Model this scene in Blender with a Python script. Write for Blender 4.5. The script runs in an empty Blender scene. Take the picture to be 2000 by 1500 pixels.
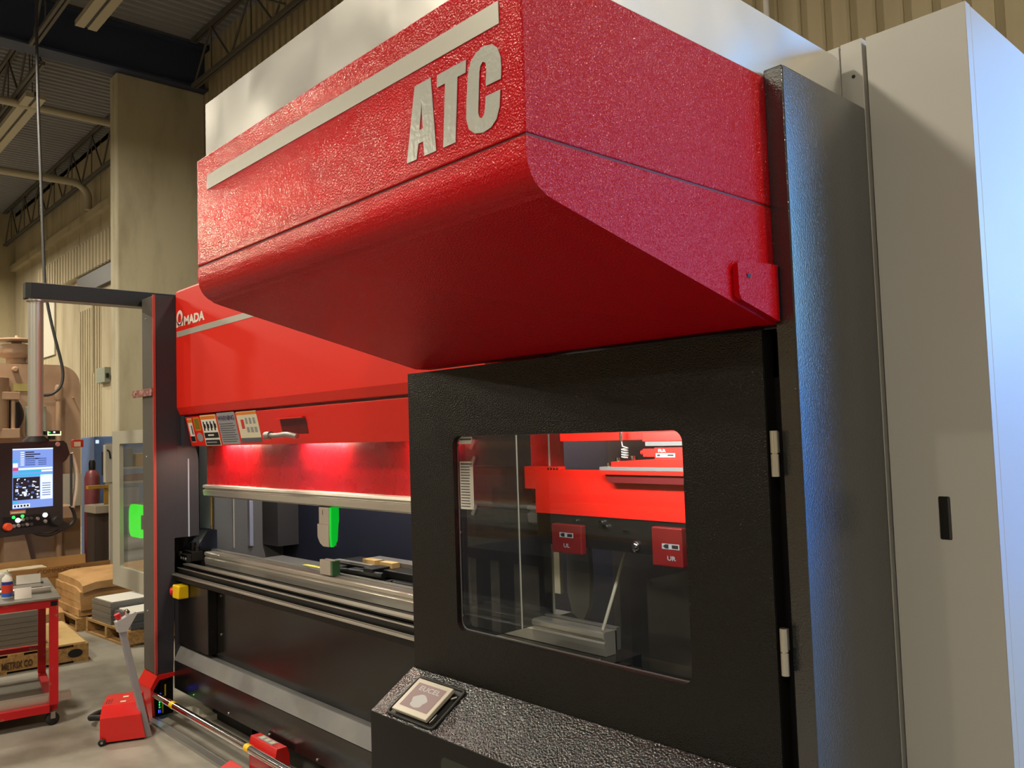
import bpy, math, random
from mathutils import Vector, Matrix
random.seed(7)
D = bpy.data; SC = bpy.context.scene; COL = SC.collection
PI = math.pi
# ------------------------------------------------------------------ camera
F_PX, YAW, PITCH, ROLL, CAM_H = 1628.9, .82276, .0574, -.031866, 1.6
cd = D.cameras.new('camera'); cam = D.objects.new('camera', cd); COL.objects.link(cam)
cd.sensor_fit = 'HORIZONTAL'; cd.sensor_width = 36.0; cd.lens = 36.0 * F_PX / 2000.0
cd.clip_start = .05; cd.clip_end = 200
_f = Vector((-math.sin(YAW) * math.cos(PITCH), math.cos(YAW) * math.cos(PITCH), math.sin(PITCH)))
_r = Vector((math.cos(YAW), math.sin(YAW), 0)); _u = _r.cross(_f)
_c, _s = math.cos(ROLL), math.sin(ROLL)
ax, ay = _c * _r + _s * _u, -_s * _r + _c * _u
cam.matrix_world = Matrix(((ax.x, ay.x, -_f.x, 0), (ax.y, ay.y, -_f.y, 0), (ax.z, ay.z, -_f.z, CAM_H), (0, 0, 0, 1)))
SC.camera = cam
# ------------------------------------------------------------------ exposure
SC.view_settings.view_transform = 'Standard'; SC.view_settings.look = 'None'
SC.view_settings.exposure = 0.36; SC.view_settings.gamma = 1.0; SC.view_settings.use_curve_mapping = False
# ------------------------------------------------------------------ sky seen through the open dock door
W = D.worlds.new('sky'); SC.world = W; W.use_nodes = True
nt = W.node_tree; nt.nodes.clear()
tc = nt.nodes.new('ShaderNodeTexCoord'); sp = nt.nodes.new('ShaderNodeSeparateXYZ')
mr = nt.nodes.new('ShaderNodeMapRange'); rp = nt.nodes.new('ShaderNodeValToRGB')
bg = nt.nodes.new('ShaderNodeBackground'); ow = nt.nodes.new('ShaderNodeOutputWorld')
mr.inputs['From Min'].default_value = -.5; mr.inputs['From Max'].default_value = 1.0
e = rp.color_ramp.elements
e[0].position = 0.0; e[0].color = (.02, .07, .22, 1)
e[1].position = 1.0; e[1].color = (.05, .22, .70, 1)
for p_, c_ in ((.30, (.03, .17, .58, 1)), (.36, (.06, .30, .95, 1)), (.42, (.34, .72, 1, 1)), (.52, (.10, .38, .95, 1))):
    q = e.new(p_); q.color = c_
bg.inputs['Strength'].default_value = 5.6
L = nt.links.new
L(tc.outputs['Generated'], sp.inputs[0]); L(sp.outputs['Z'], mr.inputs['Value']); L(mr.outputs[0], rp.inputs[0])
L(rp.outputs[0], bg.inputs['Color']); L(bg.outputs[0], ow.inputs[0])
LAMP_W = 215.0; LAMP_C = (1.0, .90, .72)
LAMP_POS = [(-9.3, 1.0, 5.9), (-11.5, -5.8, 5.9), (-3.8, -1.8, 5.9), (-4.0, -9.5, 5.9), (2.5, -4.5, 5.9), (-16.0, .6, 5.9), (-16.0, -5.0, 5.9), (-20.8, 2.4, 5.9), (2.3, 3.4, 5.3)]

# ------------------------------------------------------------------ helpers
GROUPS = {'high_bay_lamp': 'high bay lamps', 'roof_joist': 'roof joists', 'strip_light': 'unlit strip lights', 'ceiling_pipe': 'pipes under the roof', 'wooden_pallet': 'pallets', 'steel_offcut': 'metal scraps on the red cart', 'taped_list': 'papers taped in the door window', 'sheet_metal_stack': 'grey sheet stacks', 'kraft_paper_stack': 'kraft paper'}
def tag(o, label=None, cat=None, group=None, kind=None):
    group = group or GROUPS.get(o.name.split('.')[0])
    if label: o['label'] = label
    if cat: o['category'] = cat
    if group: o['group'] = group
    if kind: o['kind'] = kind
    return o
def org(o):
    v = Vector((0, 0, 0))
    while o: v += o.location; o = o.parent
    return v
def thing(name, loc, label, cat, group=None):
    o = D.objects.new(name, None); o.location = loc; o.empty_display_size = .1; COL.objects.link(o)
    return tag(o, label, cat, group)
class MB:
    def __init__(s): s.v = []; s.f = []; s.sm = []; s.mi = []; s.mats = []
    def _m(s, m):
        if m is None: return 0
        if m not in s.mats: s.mats.append(m)
        return s.mats.index(m)
    def add(s, vs, fs, smooth=False, m=None):
        k = len(s.v); s.v += [tuple(v) for v in vs]; i = s._m(m)
        for f in fs: s.f.append([a + k for a in f]); s.sm.append(smooth); s.mi.append(i)
        return s
    def box(s, x0, x1, y0, y1, z0, z1, m=None):
        x0, x1 = sorted((x0, x1)); y0, y1 = sorted((y0, y1)); z0, z1 = sorted((z0, z1))
        vs = [(x, y, z) for z in (z0, z1) for y in (y0, y1) for x in (x0, x1)]
        return s.add(vs, [(0, 2, 3, 1), (4, 5, 7, 6), (0, 1, 5, 4), (2, 6, 7, 3), (0, 4, 6, 2), (1, 3, 7, 5)], m=m)
    def obox(s, O, U, V, Wv, m=None):
        O, U, V, Wv = map(Vector, (O, U, V, Wv))
        vs = [O + U * a + V * b + Wv * c for c in (0, 1) for b in (0, 1) for a in (0, 1)]
        fs = [(0, 2, 3, 1), (4, 5, 7, 6), (0, 1, 5, 4), (2, 6, 7, 3), (0, 4, 6, 2), (1, 3, 7, 5)]
        if U.cross(V).dot(Wv) < 0: fs = [f[::-1] for f in fs]
        return s.add(vs, fs, m=m)
    def prism(s, pts, fn, a, b, m=None, smooth=False, caps=True):
        """pts 2D, extruded from depth a to b; fn(p, q, depth) -> 3D"""
        n = len(pts)
        vs = [fn(p[0], p[1], a) for p in pts] + [fn(p[0], p[1], b) for p in pts]
        s.add(vs, [(i, (i + 1) % n, n + (i + 1) % n, n + i) for i in range(n)], smooth, m)
        if caps: s.add(vs, [tuple(range(n))[::-1], tuple(range(n, 2 * n))], False, m)
        return s
    def tube(s, pts, r, n=12, m=None, caps=True, r2=None):
        pts = [Vector(p) for p in pts]
        if 3 < len(pts) < 20:      # Catmull-Rom smoothing of bent tubes
            q = [pts[0]] + pts + [pts[-1]]; sm_ = []
            for i in range(1, len(q) - 2):
                for k in range(4):
                    t = k / 4; a, b, c, d = q[i - 1], q[i], q[i + 1], q[i + 2]
                    sm_.append(.5 * ((2 * b) + (c - a) * t + (2 * a - 5 * b + 4 * c - d) * t * t + (3 * b - a - 3 * c + d) * t ** 3))
            pts = sm_ + [pts[-1]]
        N = len(pts); rings = []
        t0 = (pts[1] - pts[0]).normalized(); ref = Vector((0, 0, 1)) if abs(t0.z) < .9 else Vector((1, 0, 0))
        u = t0.cross(ref).normalized()
        for i, p in enumerate(pts):
            t = (pts[min(i + 1, N - 1)] - pts[max(i - 1, 0)]).normalized()
            u = (u - t * u.dot(t)).normalized(); w = t.cross(u)
            rr = r if r2 is None else r + (r2 - r) * i / (N - 1)
            rings += [p + (u * math.cos(2 * PI * k / n) + w * math.sin(2 * PI * k / n)) * rr for k in range(n)]
        fs = [(i * n + k, i * n + (k + 1) % n, (i + 1) * n + (k + 1) % n, (i + 1) * n + k) for i in range(N - 1) for k in range(n)]
        s.add(rings, fs, True, m)
        if caps: s.add(rings[:n] + rings[-n:], [tuple(range(n))[::-1], tuple(range(n, 2 * n))], False, m)
        return s
    def lathe(s, prof, O, A=(0, 0, 1), n=20, m=None):
        """prof: (radius, height) along axis A from O"""
        O = Vector(O); A = Vector(A).normalized(); ref = Vector((1, 0, 0)) if abs(A.x) < .9 else Vector((0, 1, 0))
        u = A.cross(ref).normalized(); w = A.cross(u)
        vs = [O + A * h + (u * math.cos(2 * PI * k / n) + w * math.sin(2 * PI * k / n)) * max(r, 1e-4) for r, h in prof for k in range(n)]
        fs = [(i * n + k, i * n + (k + 1) % n, (i + 1) * n + (k + 1) % n, (i + 1) * n + k) for i in range(len(prof) - 1) for k in range(n)]
        s.add(vs, fs, True, m)
        s.add(vs, [tuple(range(n))[::-1], tuple(range((len(prof) - 1) * n, len(prof) * n))], False, m); return s
    def text(s, txt, O, U, V, size, m=None, xs=1.0, bold=0.0, depth=.0008, shear=0.0, align='LEFT'):
        cu = D.curves.new('t', 'FONT'); cu.body = txt; cu.size = 1.0; cu.offset = bold; cu.extrude = 0; cu.shear = shear
        cu.align_x = align; cu.resolution_u = 3
        ob = D.objects.new('t', cu); COL.objects.link(ob); bpy.context.view_layer.update()
        me = D.meshes.new_from_object(ob); U, V, O = Vector(U), Vector(V), Vector(O); Nn = U.cross(V)
        vs = [O + U * (v.co.x * size * xs) + V * (v.co.y * size) + Nn * depth for v in me.vertices]
        s.add(vs, [tuple(p.vertices) for p in me.polygons], m=m)
        D.objects.remove(ob); D.curves.remove(cu); D.meshes.remove(me); return s
    def build(s, name, mat, parent=None, bevel=0.0, seg=2, loc=None, label=None, auto=None):
        o0 = org(parent) if parent else Vector(loc or (0, 0, 0))
        me = D.meshes.new(name)
        me.from_pydata([(v[0] - o0.x, v[1] - o0.y, v[2] - o0.z) for v in s.v], [], s.f)
        me.polygons.foreach_set('use_smooth', s.sm)
        if s.mats:
            for m_ in s.mats: me.materials.append(m_)
            me.polygons.foreach_set('material_index', s.mi)
        else: me.materials.append(mat)
        me.update()
        o = D.objects.new(name, me); COL.objects.link(o)
        if parent: o.parent = parent
        elif loc: o.location = loc
        if bevel:
            b = o.modifiers.new('bevel', 'BEVEL'); b.width = bevel; b.segments = seg; b.limit_method = 'ANGLE'; b.angle_limit = .6
        if label: o['label'] = label
        return o
def copy_tree(o, parent=None):
    c = o.copy(); COL.objects.link(c)
    if parent: c.parent = parent
    for ch in list(o.children): copy_tree(ch, c)
    return c
XZ = lambda y: (lambda a, b, d: (a, y + d, b))
def yz(a, b, d): return (d, a, b)      # profile in (y,z), extruded along x
def xz(a, b, d): return (a, d, b)
def xy(a, b, d): return (a, b, d)
def arc(cx, cy, r, a0, a1, n=8):
    return [(cx + r * math.cos(math.radians(a0 + (a1 - a0) * i / n)), cy + r * math.sin(math.radians(a0 + (a1 - a0) * i / n))) for i in range(n + 1)]
def rrect(x0, x1, y0, y1, r, n=6):
    return arc(x1 - r, y1 - r, r, 0, 90, n) + arc(x0 + r, y1 - r, r, 90, 180, n) + arc(x0 + r, y0 + r, r, 180, 270, n) + arc(x1 - r, y0 + r, r, 270, 360, n)

# ------------------------------------------------------------------ materials
def lin(h):
    c = [int(h[i:i + 2], 16) / 255 for i in (1, 3, 5)]
    return tuple(x / 12.92 if x <= .04045 else ((x + .055) / 1.055) ** 2.4 for x in c) + (1,)
def mat(name, color, rough=.5, metal=0.0, bump=None, var=None, emit=None, coat=0.0, spec=.5, rvar=None, trans=0.0, ior=1.45, alpha=1.0, bdist=.001, aniso=None):
    """bump=(scale,strength)  var=(colour2, scale, low, high[, stretch xyz])"""
    m = D.materials.new(name); m.use_nodes = True; t = m.node_tree; b = t.nodes['Principled BSDF']
    c = lin(color) if isinstance(color, str) else color
    b.inputs['Base Color'].default_value = c; b.inputs['Roughness'].default_value = rough
    b.inputs['Metallic'].default_value = metal; b.inputs['Specular IOR Level'].default_value = spec
    b.inputs['Coat Weight'].default_value = coat; b.inputs['Coat Roughness'].default_value = .25
    b.inputs['Transmission Weight'].default_value = trans; b.inputs['IOR'].default_value = ior; b.inputs['Alpha'].default_value = alpha
    if emit: b.inputs['Emission Color'].default_value = lin(emit[0]); b.inputs['Emission Strength'].default_value = emit[1]
    geo = None
    def pos(st=None):
        g = t.nodes.new('ShaderNodeNewGeometry')
        if not st: return g.outputs['Position']
        mp = t.nodes.new('ShaderNodeMapping'); mp.inputs['Scale'].default_value = st; t.links.new(g.outputs['Position'], mp.inputs[0]); return mp.outputs[0]
    if var:
        n = t.nodes.new('ShaderNodeTexNoise'); n.inputs['Scale'].default_value = var[1]; n.inputs['Detail'].default_value = 6; n.inputs['Roughness'].default_value = .6
        t.links.new(pos(var[4] if len(var) > 4 else None), n.inputs['Vector'])
        r = t.nodes.new('ShaderNodeValToRGB'); r.color_ramp.elements[0].position = var[2]; r.color_ramp.elements[1].position = var[3]
        r.color_ramp.elements[0].color = c; r.color_ramp.elements[1].color = lin(var[0])
        t.links.new(n.outputs['Fac'], r.inputs[0]); t.links.new(r.outputs[0], b.inputs['Base Color'])
    if rvar:
        n = t.nodes.new('ShaderNodeTexNoise'); n.inputs['Scale'].default_value = rvar[0]; n.inputs['Detail'].default_value = 4
        t.links.new(pos(), n.inputs['Vector'])
        q = t.nodes.new('ShaderNodeMapRange'); q.inputs['To Min'].default_value = rvar[1]; q.inputs['To Max'].default_value = rvar[2]
        t.links.new(n.outputs['Fac'], q.inputs['Value']); t.links.new(q.outputs[0], b.inputs['Roughness'])
    if bump:
        n = t.nodes.new('ShaderNodeTexNoise'); n.inputs['Scale'].default_value = bump[0]; n.inputs['Detail'].default_value = 1.5 if bump[0] > 60 else 5
        t.links.new(pos(bump[2] if len(bump) > 2 else None), n.inputs['Vector'])
        q = t.nodes.new('ShaderNodeBump'); q.inputs['Strength'].default_value = bump[1]; q.inputs['Distance'].default_value = bdist
        t.links.new(n.outputs['Fac'], q.inputs['Height']); t.links.new(q.outputs[0], b.inputs['Normal'])
    return m
RED_T = mat('red_textured_paint', (.47, .001, .006, 1), .18, bump=(280, 1.0), spec=.22, bdist=.0024)
RED = mat('red_paint', (.68, .016, .006, 1), .42, bump=(160, .10))
RED_S = mat('red_gloss_paint', (.60, .012, .010, 1), .25, coat=.3)
RED_L = mat('red_lit_parts', (.68, .012, .006, 1), .4)
RED_W = mat('worn_red_paint', '#B01018', .45, var=('#7A6A60', 9, .60, .66), bump=(30, .15))
BLK_T = mat('black_textured_paint', (.0048, .0046, .0045, 1), .26, bump=(250, .9), spec=.45, bdist=.0022)
BLK_C = mat('black_hammered_paint', (.006, .006, .0055, 1), .10, bump=(185, 1.0), spec=.85, bdist=.0034)
BLK = mat('black_paint', (.0045, .0042, .004, 1), .45, spec=.35)
BLK_G = mat('dark_gloss_panel', (.007, .0062, .006, 1), .24, bump=(5, .05), coat=.2)
DARKP = mat('charcoal_textured_paint', (.012, .0132, .0165, 1), .15, bump=(260, .8), spec=1.0, bdist=.0011, coat=.9)
POST = mat('dark_blue_grey_paint', (.030, .030, .040, 1), .42, bump=(300, .35))
POSTF = mat('grey_post_front', (.085, .078, .068, 1), .48, bump=(200, .1))
CAB = mat('light_grey_cabinet_paint', (.45, .44, .41, 1), .40, bump=(400, .08), rvar=(3, .34, .44), spec=.35)
SILV = mat('silver_letters', (.47, .48, .44, 1), .30, metal=.35, bump=(90, .45), bdist=.0015)
WHT_L = mat('white_letters', (.72, .70, .64, 1), .4)
STRIPE = mat('silver_stripe_film', (.47, .46, .41, 1), .38, metal=.3)
FILM = mat('bare_sheet_steel', (.60, .59, .56, 1), .36, metal=.9, bump=(2.2, .25), rvar=(3, .30, .42), bdist=.02)
ALU = mat('aluminium', (.62, .60, .55, 1), .30, metal=.9, bump=(3, .15, (1, 40, 40)))
ALU_H = mat('ground_steel_holder', (.60, .57, .50, 1), .32, metal=.75)
CHROME = mat('chrome', (.75, .75, .75, 1), .10, metal=1.0)
STEEL = mat('machined_steel', (.40, .39, .37, 1), .35, metal=.8)
GRYLEDGE = mat('scuffed_grey_steel', (.20, .20, .20, 1), .38, metal=.35, var=('#8A8884', 5, .45, .75), rvar=(12, .28, .5))
TOOLB = mat('tool_beige_steel', (.42, .37, .32, 1), .4, metal=.3)
CONC_W = mat('painted_concrete_wall', '#ADA080', .75, var=('#8A7E62', 1.3, .45, .8, (1, 1, .25)), bump=(25, .3))
CONC_P = mat('pale_precast_panel', '#B5A98E', .8, var=('#978B70', 2.2, .45, .75, (1, 1, .18)), bump=(30, .25))
CONC_C = mat('concrete_column', '#B3AC94', .8, var=('#999078', 2.5, .45, .75, (1, 1, .3)), bump=(20, .25))
FLOOR = mat('worn_concrete_floor', '#949086', .42, var=('#6F6A5F', 1.7, .42, .68), bump=(40, .12), rvar=(1.5, .32, .6))
DECK = mat('grey_roof_deck', '#8C8C90', .7)
GIRD = mat('dark_blue_steel', '#363F58', .6)
JOIST = mat('joist_steel', '#57534E', .6)
PIPE = mat('pale_pipe', '#AFA691', .5)
WOOD = mat('pallet_wood', '#A98450', .75, var=('#7E5C32', 3, .4, .7, (1, 14, 14)), bump=(20, .3))
WOOD_L = mat('plywood', '#C9AC77', .7, var=('#B08E58', 2, .4, .7))
CARD = mat('cardboard', '#A8804E', .8, var=('#8C6638', 2, .45, .75))
KRAFT = mat('kraft_paper', '#B58D5C', .75, var=('#97713F', 4, .45, .7), bump=(9, .5), bdist=.01)
PAPER = mat('white_paper', '#D8D6CE', .7)
INK = mat('black_ink', '#151515', .6)
SHEETG = mat('grey_sheet_metal', '#807C74', .4, metal=.4, bump=(3, .5, (1, 1, 90)))
SHEETD = mat('dark_sheet', '#55565A', .5)
TAN = mat('tan_machine_paint', '#AE8F74', .55, bump=(20, .08), var=('#8C6B50', 1.5, .5, .8))
TAN_D = mat('dark_tan_recess', '#3A2E26', .6)
GGREY = mat('green_grey_enamel', '#8C9284', .5)
NAVY = mat('navy_panel', '#1B2234', .5)
TEAL = mat('teal_grey_paint', '#55625F', .5)
GREY = mat('mid_grey_paint', '#6A6A6A', .45)
GREYD = mat('dark_grey_paint', '#3A3A3C', .5)
LGREY = mat('pale_grey_paint', '#A9A596', .45)
LILAC = mat('pale_lilac_strip', '#9AA0B4', .4)
YEL = mat('yellow_plastic', '#E8C010', .4)
YELB = mat('yellow_brown_wood', '#9A7424', .6)
REDB = mat('red_button', '#C8202A', .35)
PINK = mat('scratched_copper_bracket', '#8C5A55', .5, metal=.3, var=('#B89088', 30, .5, .6))
BLUE = mat('blue_enclosure_paint', '#5C76A8', .5)
MAROON = mat('maroon_cylinder_paint', '#6E3236', .4)
RUB = mat('black_rubber', '#1C1B1B', .6)
GLASS_T = mat('clear_acrylic_pane', (1, 1, 1, 1), .02)
def glassify(m, tint, refl=1.0, haze=0.0, hz=(.5, .5, .5, 1), rough=.01):
    """thin clear sheet: Fresnel mirror over a transparent sheet with a little haze"""
    t = m.node_tree; t.nodes.clear(); o = t.nodes.new('ShaderNodeOutputMaterial')
    tr = t.nodes.new('ShaderNodeBsdfTransparent'); tr.inputs[0].default_value = tint
    gl = t.nodes.new('ShaderNodeBsdfGlossy'); gl.inputs['Roughness'].default_value = rough
    df = t.nodes.new('ShaderNodeBsdfDiffuse'); df.inputs[0].default_value = hz
    fr = t.nodes.new('ShaderNodeFresnel'); fr.inputs[0].default_value = 1.49
    ge = t.nodes.new('ShaderNodeNewGeometry'); inv = t.nodes.new('ShaderNodeMath'); inv.operation = 'SUBTRACT'; inv.inputs[0].default_value = 1; t.links.new(ge.outputs['Backfacing'], inv.inputs[1])
    mf = t.nodes.new('ShaderNodeMath'); mf.operation = 'MULTIPLY'; t.links.new(fr.outputs[0], mf.inputs[0]); t.links.new(inv.outputs[0], mf.inputs[1])
    mu = t.nodes.new('ShaderNodeMath'); mu.operation = 'MULTIPLY'; mu.inputs[1].default_value = refl; t.links.new(mf.outputs[0], mu.inputs[0])
    m1 = t.nodes.new('ShaderNodeMixShader'); m1.inputs[0].default_value = haze; t.links.new(tr.outputs[0], m1.inputs[1]); t.links.new(df.outputs[0], m1.inputs[2])
    m2 = t.nodes.new('ShaderNodeMixShader'); t.links.new(mu.outputs[0], m2.inputs[0]); t.links.new(m1.outputs[0], m2.inputs[1]); t.links.new(gl.outputs[0], m2.inputs[2])
    t.links.new(m2.outputs[0], o.inputs[0]); return m
glassify(GLASS_T, (.93, .95, .94, 1), 1.5, .006)
ACRY = glassify(mat('smoked_acrylic_partition', (1, 1, 1, 1), .02), (.24, .25, .26, 1), .9, .10, (.16, .16, .17, 1))
GUARDG = glassify(mat('guard_door_acrylic', (1, 1, 1, 1), .02), (.78, .79, .78, 1), .9, .10, (.42, .44, .42, 1), .05)
TAPE = glassify(mat('clear_tape', (1, 1, 1, 1), .02), (.8, .8, .8, 1), .8, .25, (.7, .7, .7, 1), .2)
def emi(name, color, s): return mat(name, '#101010', .5, emit=(color, s))
E_LED = emi('white_led', '#FFE9C8', 16); E_GRN = emi('green_light', '#00FF08', 1.25); E_GRN2 = emi('green_led', '#20FF50', 2.5)
E_BLU = emi('blue_led', '#3040FF', 3); E_LAMP = emi('lamp_lens', '#FFD9A0', 9)
E_S = {k: emi('screen_' + k, c, s) for k, c, s in (('blue', '#7F9DE8', .85), ('pale', '#DCE9FF', 1.0), ('cyan', '#25B6E0', .9), ('dark', '#1A2238', .3), ('red', '#E04070', .8), ('mid', '#5570B8', .7))}
E_TCH = emi('touch_screen_face', '#B9AC98', .22)
# ================================================================== SETTING
XL, XR, YF, YB, ZC = -23.7, 7.0, -12.0, 5.04, 7.5
MB().box(XL - .2, XR + .2, YF - .2, YB + 3, -.2, 0).build('floor', FLOOR)['kind'] = 'structure'
m = MB()  # corrugated roof deck, ribs running along y
x = XL; pts = []
while x < XR:
    pts += [(x, ZC), (x + .055, ZC), (x + .075, ZC + .04), (x + .13, ZC + .04)]; x += .15
pts += [(XR, ZC)]; pts += [(XR, ZC + .12), (XL, ZC + .12)]
m.prism(pts, xz, YF, YB); m.build('ceiling', DECK)['kind'] = 'structure'
MB().box(XL - .2, XL, YF, YB + .2, 0, ZC + .15).build('wall_left', CONC_W)['kind'] = 'structure'
MB().box(XR, XR + .2, YF, YB + .2, 0, ZC + .15).build('wall_right', CONC_W)['kind'] = 'structure'
MB().box(XL, XR, YF - .2, YF, 0, ZC + .15).build('wall_front', CONC_W)['kind'] = 'structure'
DX0, DX1, DZ = -.25, 3.1, 3.85     # open dock door
m = MB()
def flutes(x0, x1, z0, z1):
    n = max(1, round((x1 - x0) / .16)); w = (x1 - x0) / n; pts = []
    for i in range(n):
        a = x0 + i * w; pts += [(a, YB), (a + w * .58, YB), (a + w * .66, YB + .03), (a + w * .92, YB + .03)]
    pts += [(x1, YB), (x1, YB + .2), (x0, YB + .2)]
    m.prism(pts, xy, z0, z1)
flutes(-11.85, DX0, 0, ZC + .15); flutes(DX0, DX1, DZ, ZC + .15); flutes(DX1, XR, 0, ZC + .15)
m.build('wall_back', CONC_W)['kind'] = 'structure'
m = MB()
for i, xa in enumerate((-23.7, -20.81, -18.3, -16.9, -14.4)):       # smooth precast panels with joints
    xb = (-20.81, -18.3, -16.9, -14.4, -11.85)[i]
    m.box(xa + .012, xb - .012, YB, YB + .2, 0, ZC)
m.box(XL - .1, -11.80, YB + .04, YB + .22, 0, ZC + .15); m.box(XL, -11.8, YB, YB + .04, ZC - .1, ZC + .15)
for k in range(9): m.box(-18.25 + k * .15, -18.18 + k * .15, YB - .02, YB, 0, 4.3)
m.build('wall_back_left', CONC_P)['kind'] = 'structure'
m = MB()
pts = []
xx = -20.8
while xx < -12.2: pts += [(xx, YB - .16), (xx + .09, YB - .16), (xx + .11, YB - .12), (xx + .18, YB - .12)]; xx += .2
pts += [(-12.2, YB - .1), (-12.2, YB), (-20.8, YB)]
m.prism(pts, xy, 4.96, 5.56); m.build('trim_1', CONC_P)['kind'] = 'structure'
MB().box(-18.1, -12.2, YB - .10, YB, 4.6, 4.94).build('gap_shade_strip', GREYD)['kind'] = 'structure'  # dark strip stands in for the shaded gap below the band
MB().box(XL, -12.2, YB - .12, YB, 6.02, 6.16).build('trim_3', CONC_P)['kind'] = 'structure'
m = MB(); m.box(DX0 - .1, DX0, YB - .03, YB + .2, 0, DZ + .1); m.box(DX1, DX1 + .1, YB - .03, YB + .2, 0, DZ + .1); m.box(DX0, DX1, YB - .03, YB + .2, DZ, DZ + .1)
m.build('door_1', GREYD)['kind'] = 'structure'
o = MB().box(-12.15, -12.0, 3.79, YB, 0, 6.80)
o.box(-12.30, -12.15, 3.79, YB, 0, 6.80); ob = o.build('concrete_column', CONC_C, loc=(-12.15, 4.4, 0), bevel=.02)
tag(ob, 'broad tan concrete column rising to the dark girder behind the machine', 'column')
# girders
def ibeam(x, z0, z1, name, label):
    m = MB().box(x - .15, x + .15, YF, YB, z0, z0 + .03); m.box(x - .015, x + .015, YF, YB, z0 + .03, z1 - .03); m.box(x - .15, x + .15, YF, YB, z1 - .03, z1)
    return tag(m.build(name, GIRD, loc=(x, -3, z0)), label, 'girder')
ibeam(-12.0, 6.80, 7.46, 'steel_girder', 'deep dark blue steel girder resting on the concrete column')
# bar joists along x
def joist(x0, x1, y, zb, label):
    t = thing('roof_joist', ((x0 + x1) / 2, y, zb), label, 'joist', None)
    m = MB(); 
    for d in (-.045, .01): m.box(x0, x1, y + d, y + d + .035, zb, zb + .05)
    m.build('bottom_chord', JOIST, t)
    m = MB()
    for d in (-.045, .01): m.box(x0, x1, y + d, y + d + .035, 7.44, 7.49)
    m.build('top_chord', JOIST, t)
    n = max(2, round((x1 - x0) / .62)); w = (x1 - x0) / n; m = MB()
    for i in range(n):
        a = (x0 + i * w, y, zb + .03 if i % 2 == 0 else 7.45); b = (x0 + (i + 1) * w, y, 7.45 if i % 2 == 0 else zb + .03)
        m.tube([a, b], .016, 6)
        if i % 2: m.tube([(x0 + i * w, y, 7.45), (x0 + i * w, y, zb + .03)], .010, 5)
    m.build('web', JOIST, t); return t
joist(-23.6, -12.2, 4.80, 6.62, 'dark roof joist hugging the back wall left of the girder')
joist(-23.6, -12.2, 2.90, 6.72, 'roof joist left of the girder, nearest the hanging strip lights')
joist(-11.8, 6.8, 4.80, 6.76, 'dark roof joist hugging the back wall right of the girder')
joist(-11.8, 6.8, 2.70, 6.76, 'roof joist right of the girder, next out from the back wall')
m = MB().tube([(-23.5, 4.3, 6.70), (-12.3, 4.3, 6.70)], .03, 8)
def pipe(x, z, y0, y1, r, label, bend=False):
    p = [(x, y0, z), (x, y1 - .3, z)] + ([(x, y1 - .3 + .3 * math.sin(a), z - .3 + .3 * math.cos(a)) for a in [k * PI / 40 for k in range(1, 21)]] + [(x, y1, z - .5)] if bend else [(x, y1, z)])
    tag(MB().tube(p, r, 10).build('ceiling_pipe', PIPE, loc=(x, y0, z)), label, 'pipe')
pipe(-13.6, 6.64, -11.9, 5.0, .06, 'straight pale pipe crossing under the roof, nearer the girder')
pipe(-17.2, 6.66, -11.9, 4.9, .07, 'pale pipe under the roof that elbows down at the wall', True)
tag(MB().tube([(-11.6, -11.9, 7.0), (-8.9, 4.75, 6.82)], .014, 6).build('thin_brace_rod', JOIST, loc=(-10, -3, 6.9)), 'thin slanting brace rod tied to the roof joist right of the girder', 'rod')
# unlit strip lights hung under the joists
def strip(x0, x1, y, z, label):
    t = thing('strip_light', ((x0 + x1) / 2, y, z), label, 'ceiling light', None)
    m = MB().box(x0, x1, y - .13, y - .02, z, z + .07); m.box(x0, x1, y + .02, y + .13, z, z + .07); m.build('reflector', PIPE, t)
    MB().box(x0, x1, y - .02, y + .02, z + .02, z + .09).build('channel', GREYD, t)
    for xx_ in (x0 + .2, x1 - .2): MB().tube([(xx_, y, z + .09), (xx_, y, 7.46)], .006, 5).build('hanger', GREYD, t)
strip(-16.9, -13.14, 3.05, 6.60, 'unlit twin strip light hanging beyond the girder')
strip(-11.28, -8.6, 3.19, 6.95, 'unlit twin strip light hanging in front of the girder')
# warm high bay lamps
def lamp(p, k):
    t = thing('high_bay_lamp', p, None, 'lamp', None)
    MB().lathe([(.10, .34), (.12, .30), (.30, .03), (.31, 0)][::-1], p).build('reflector', GREYD, t)
    MB().lathe([(.27, .01), (.27, .02)], p).build('lens', E_LAMP, t)
    MB().tube([(p[0], p[1], p[2] + .34), (p[0], p[1], 7.46)], .01, 6).build('stem', GREYD, t)
    ld = D.lights.new('high_bay_light', 'AREA'); ld.shape = 'DISK'; ld.size = .62; ld.energy = LAMP_W * {8: .8, 4: 1.35, 2: 1.1, 1: .72, 5: 1.25, 6: 1.3, 0: 1.05}.get(k, 1); ld.color = LAMP_C
    lo = D.objects.new('high_bay_light', ld); COL.objects.link(lo); lo.parent = t; lo.location = (0, 0, -.03)
    return t
lab = ['over the tan press by the girder', 'in the open bay beyond the press brake', 'over the aisle in front of the press brake', 'far behind the photographer on the left',
       'behind the photographer on the right', 'beyond the girder near the back wall', 'beyond the girder over the open bay', 'in the far left corner of the hall', 'above the open dock door']
for k, p in enumerate(LAMP_POS): tag(lamp(p, k), 'warm high bay lamp hanging ' + lab[k])

# ================================================================== PRESS BRAKE
PX = -5.092
T = thing('press_brake', (-3.6, 2.3, 0), 'long red and black hydraulic press brake with aluminium tool rails', 'machine')
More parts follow.
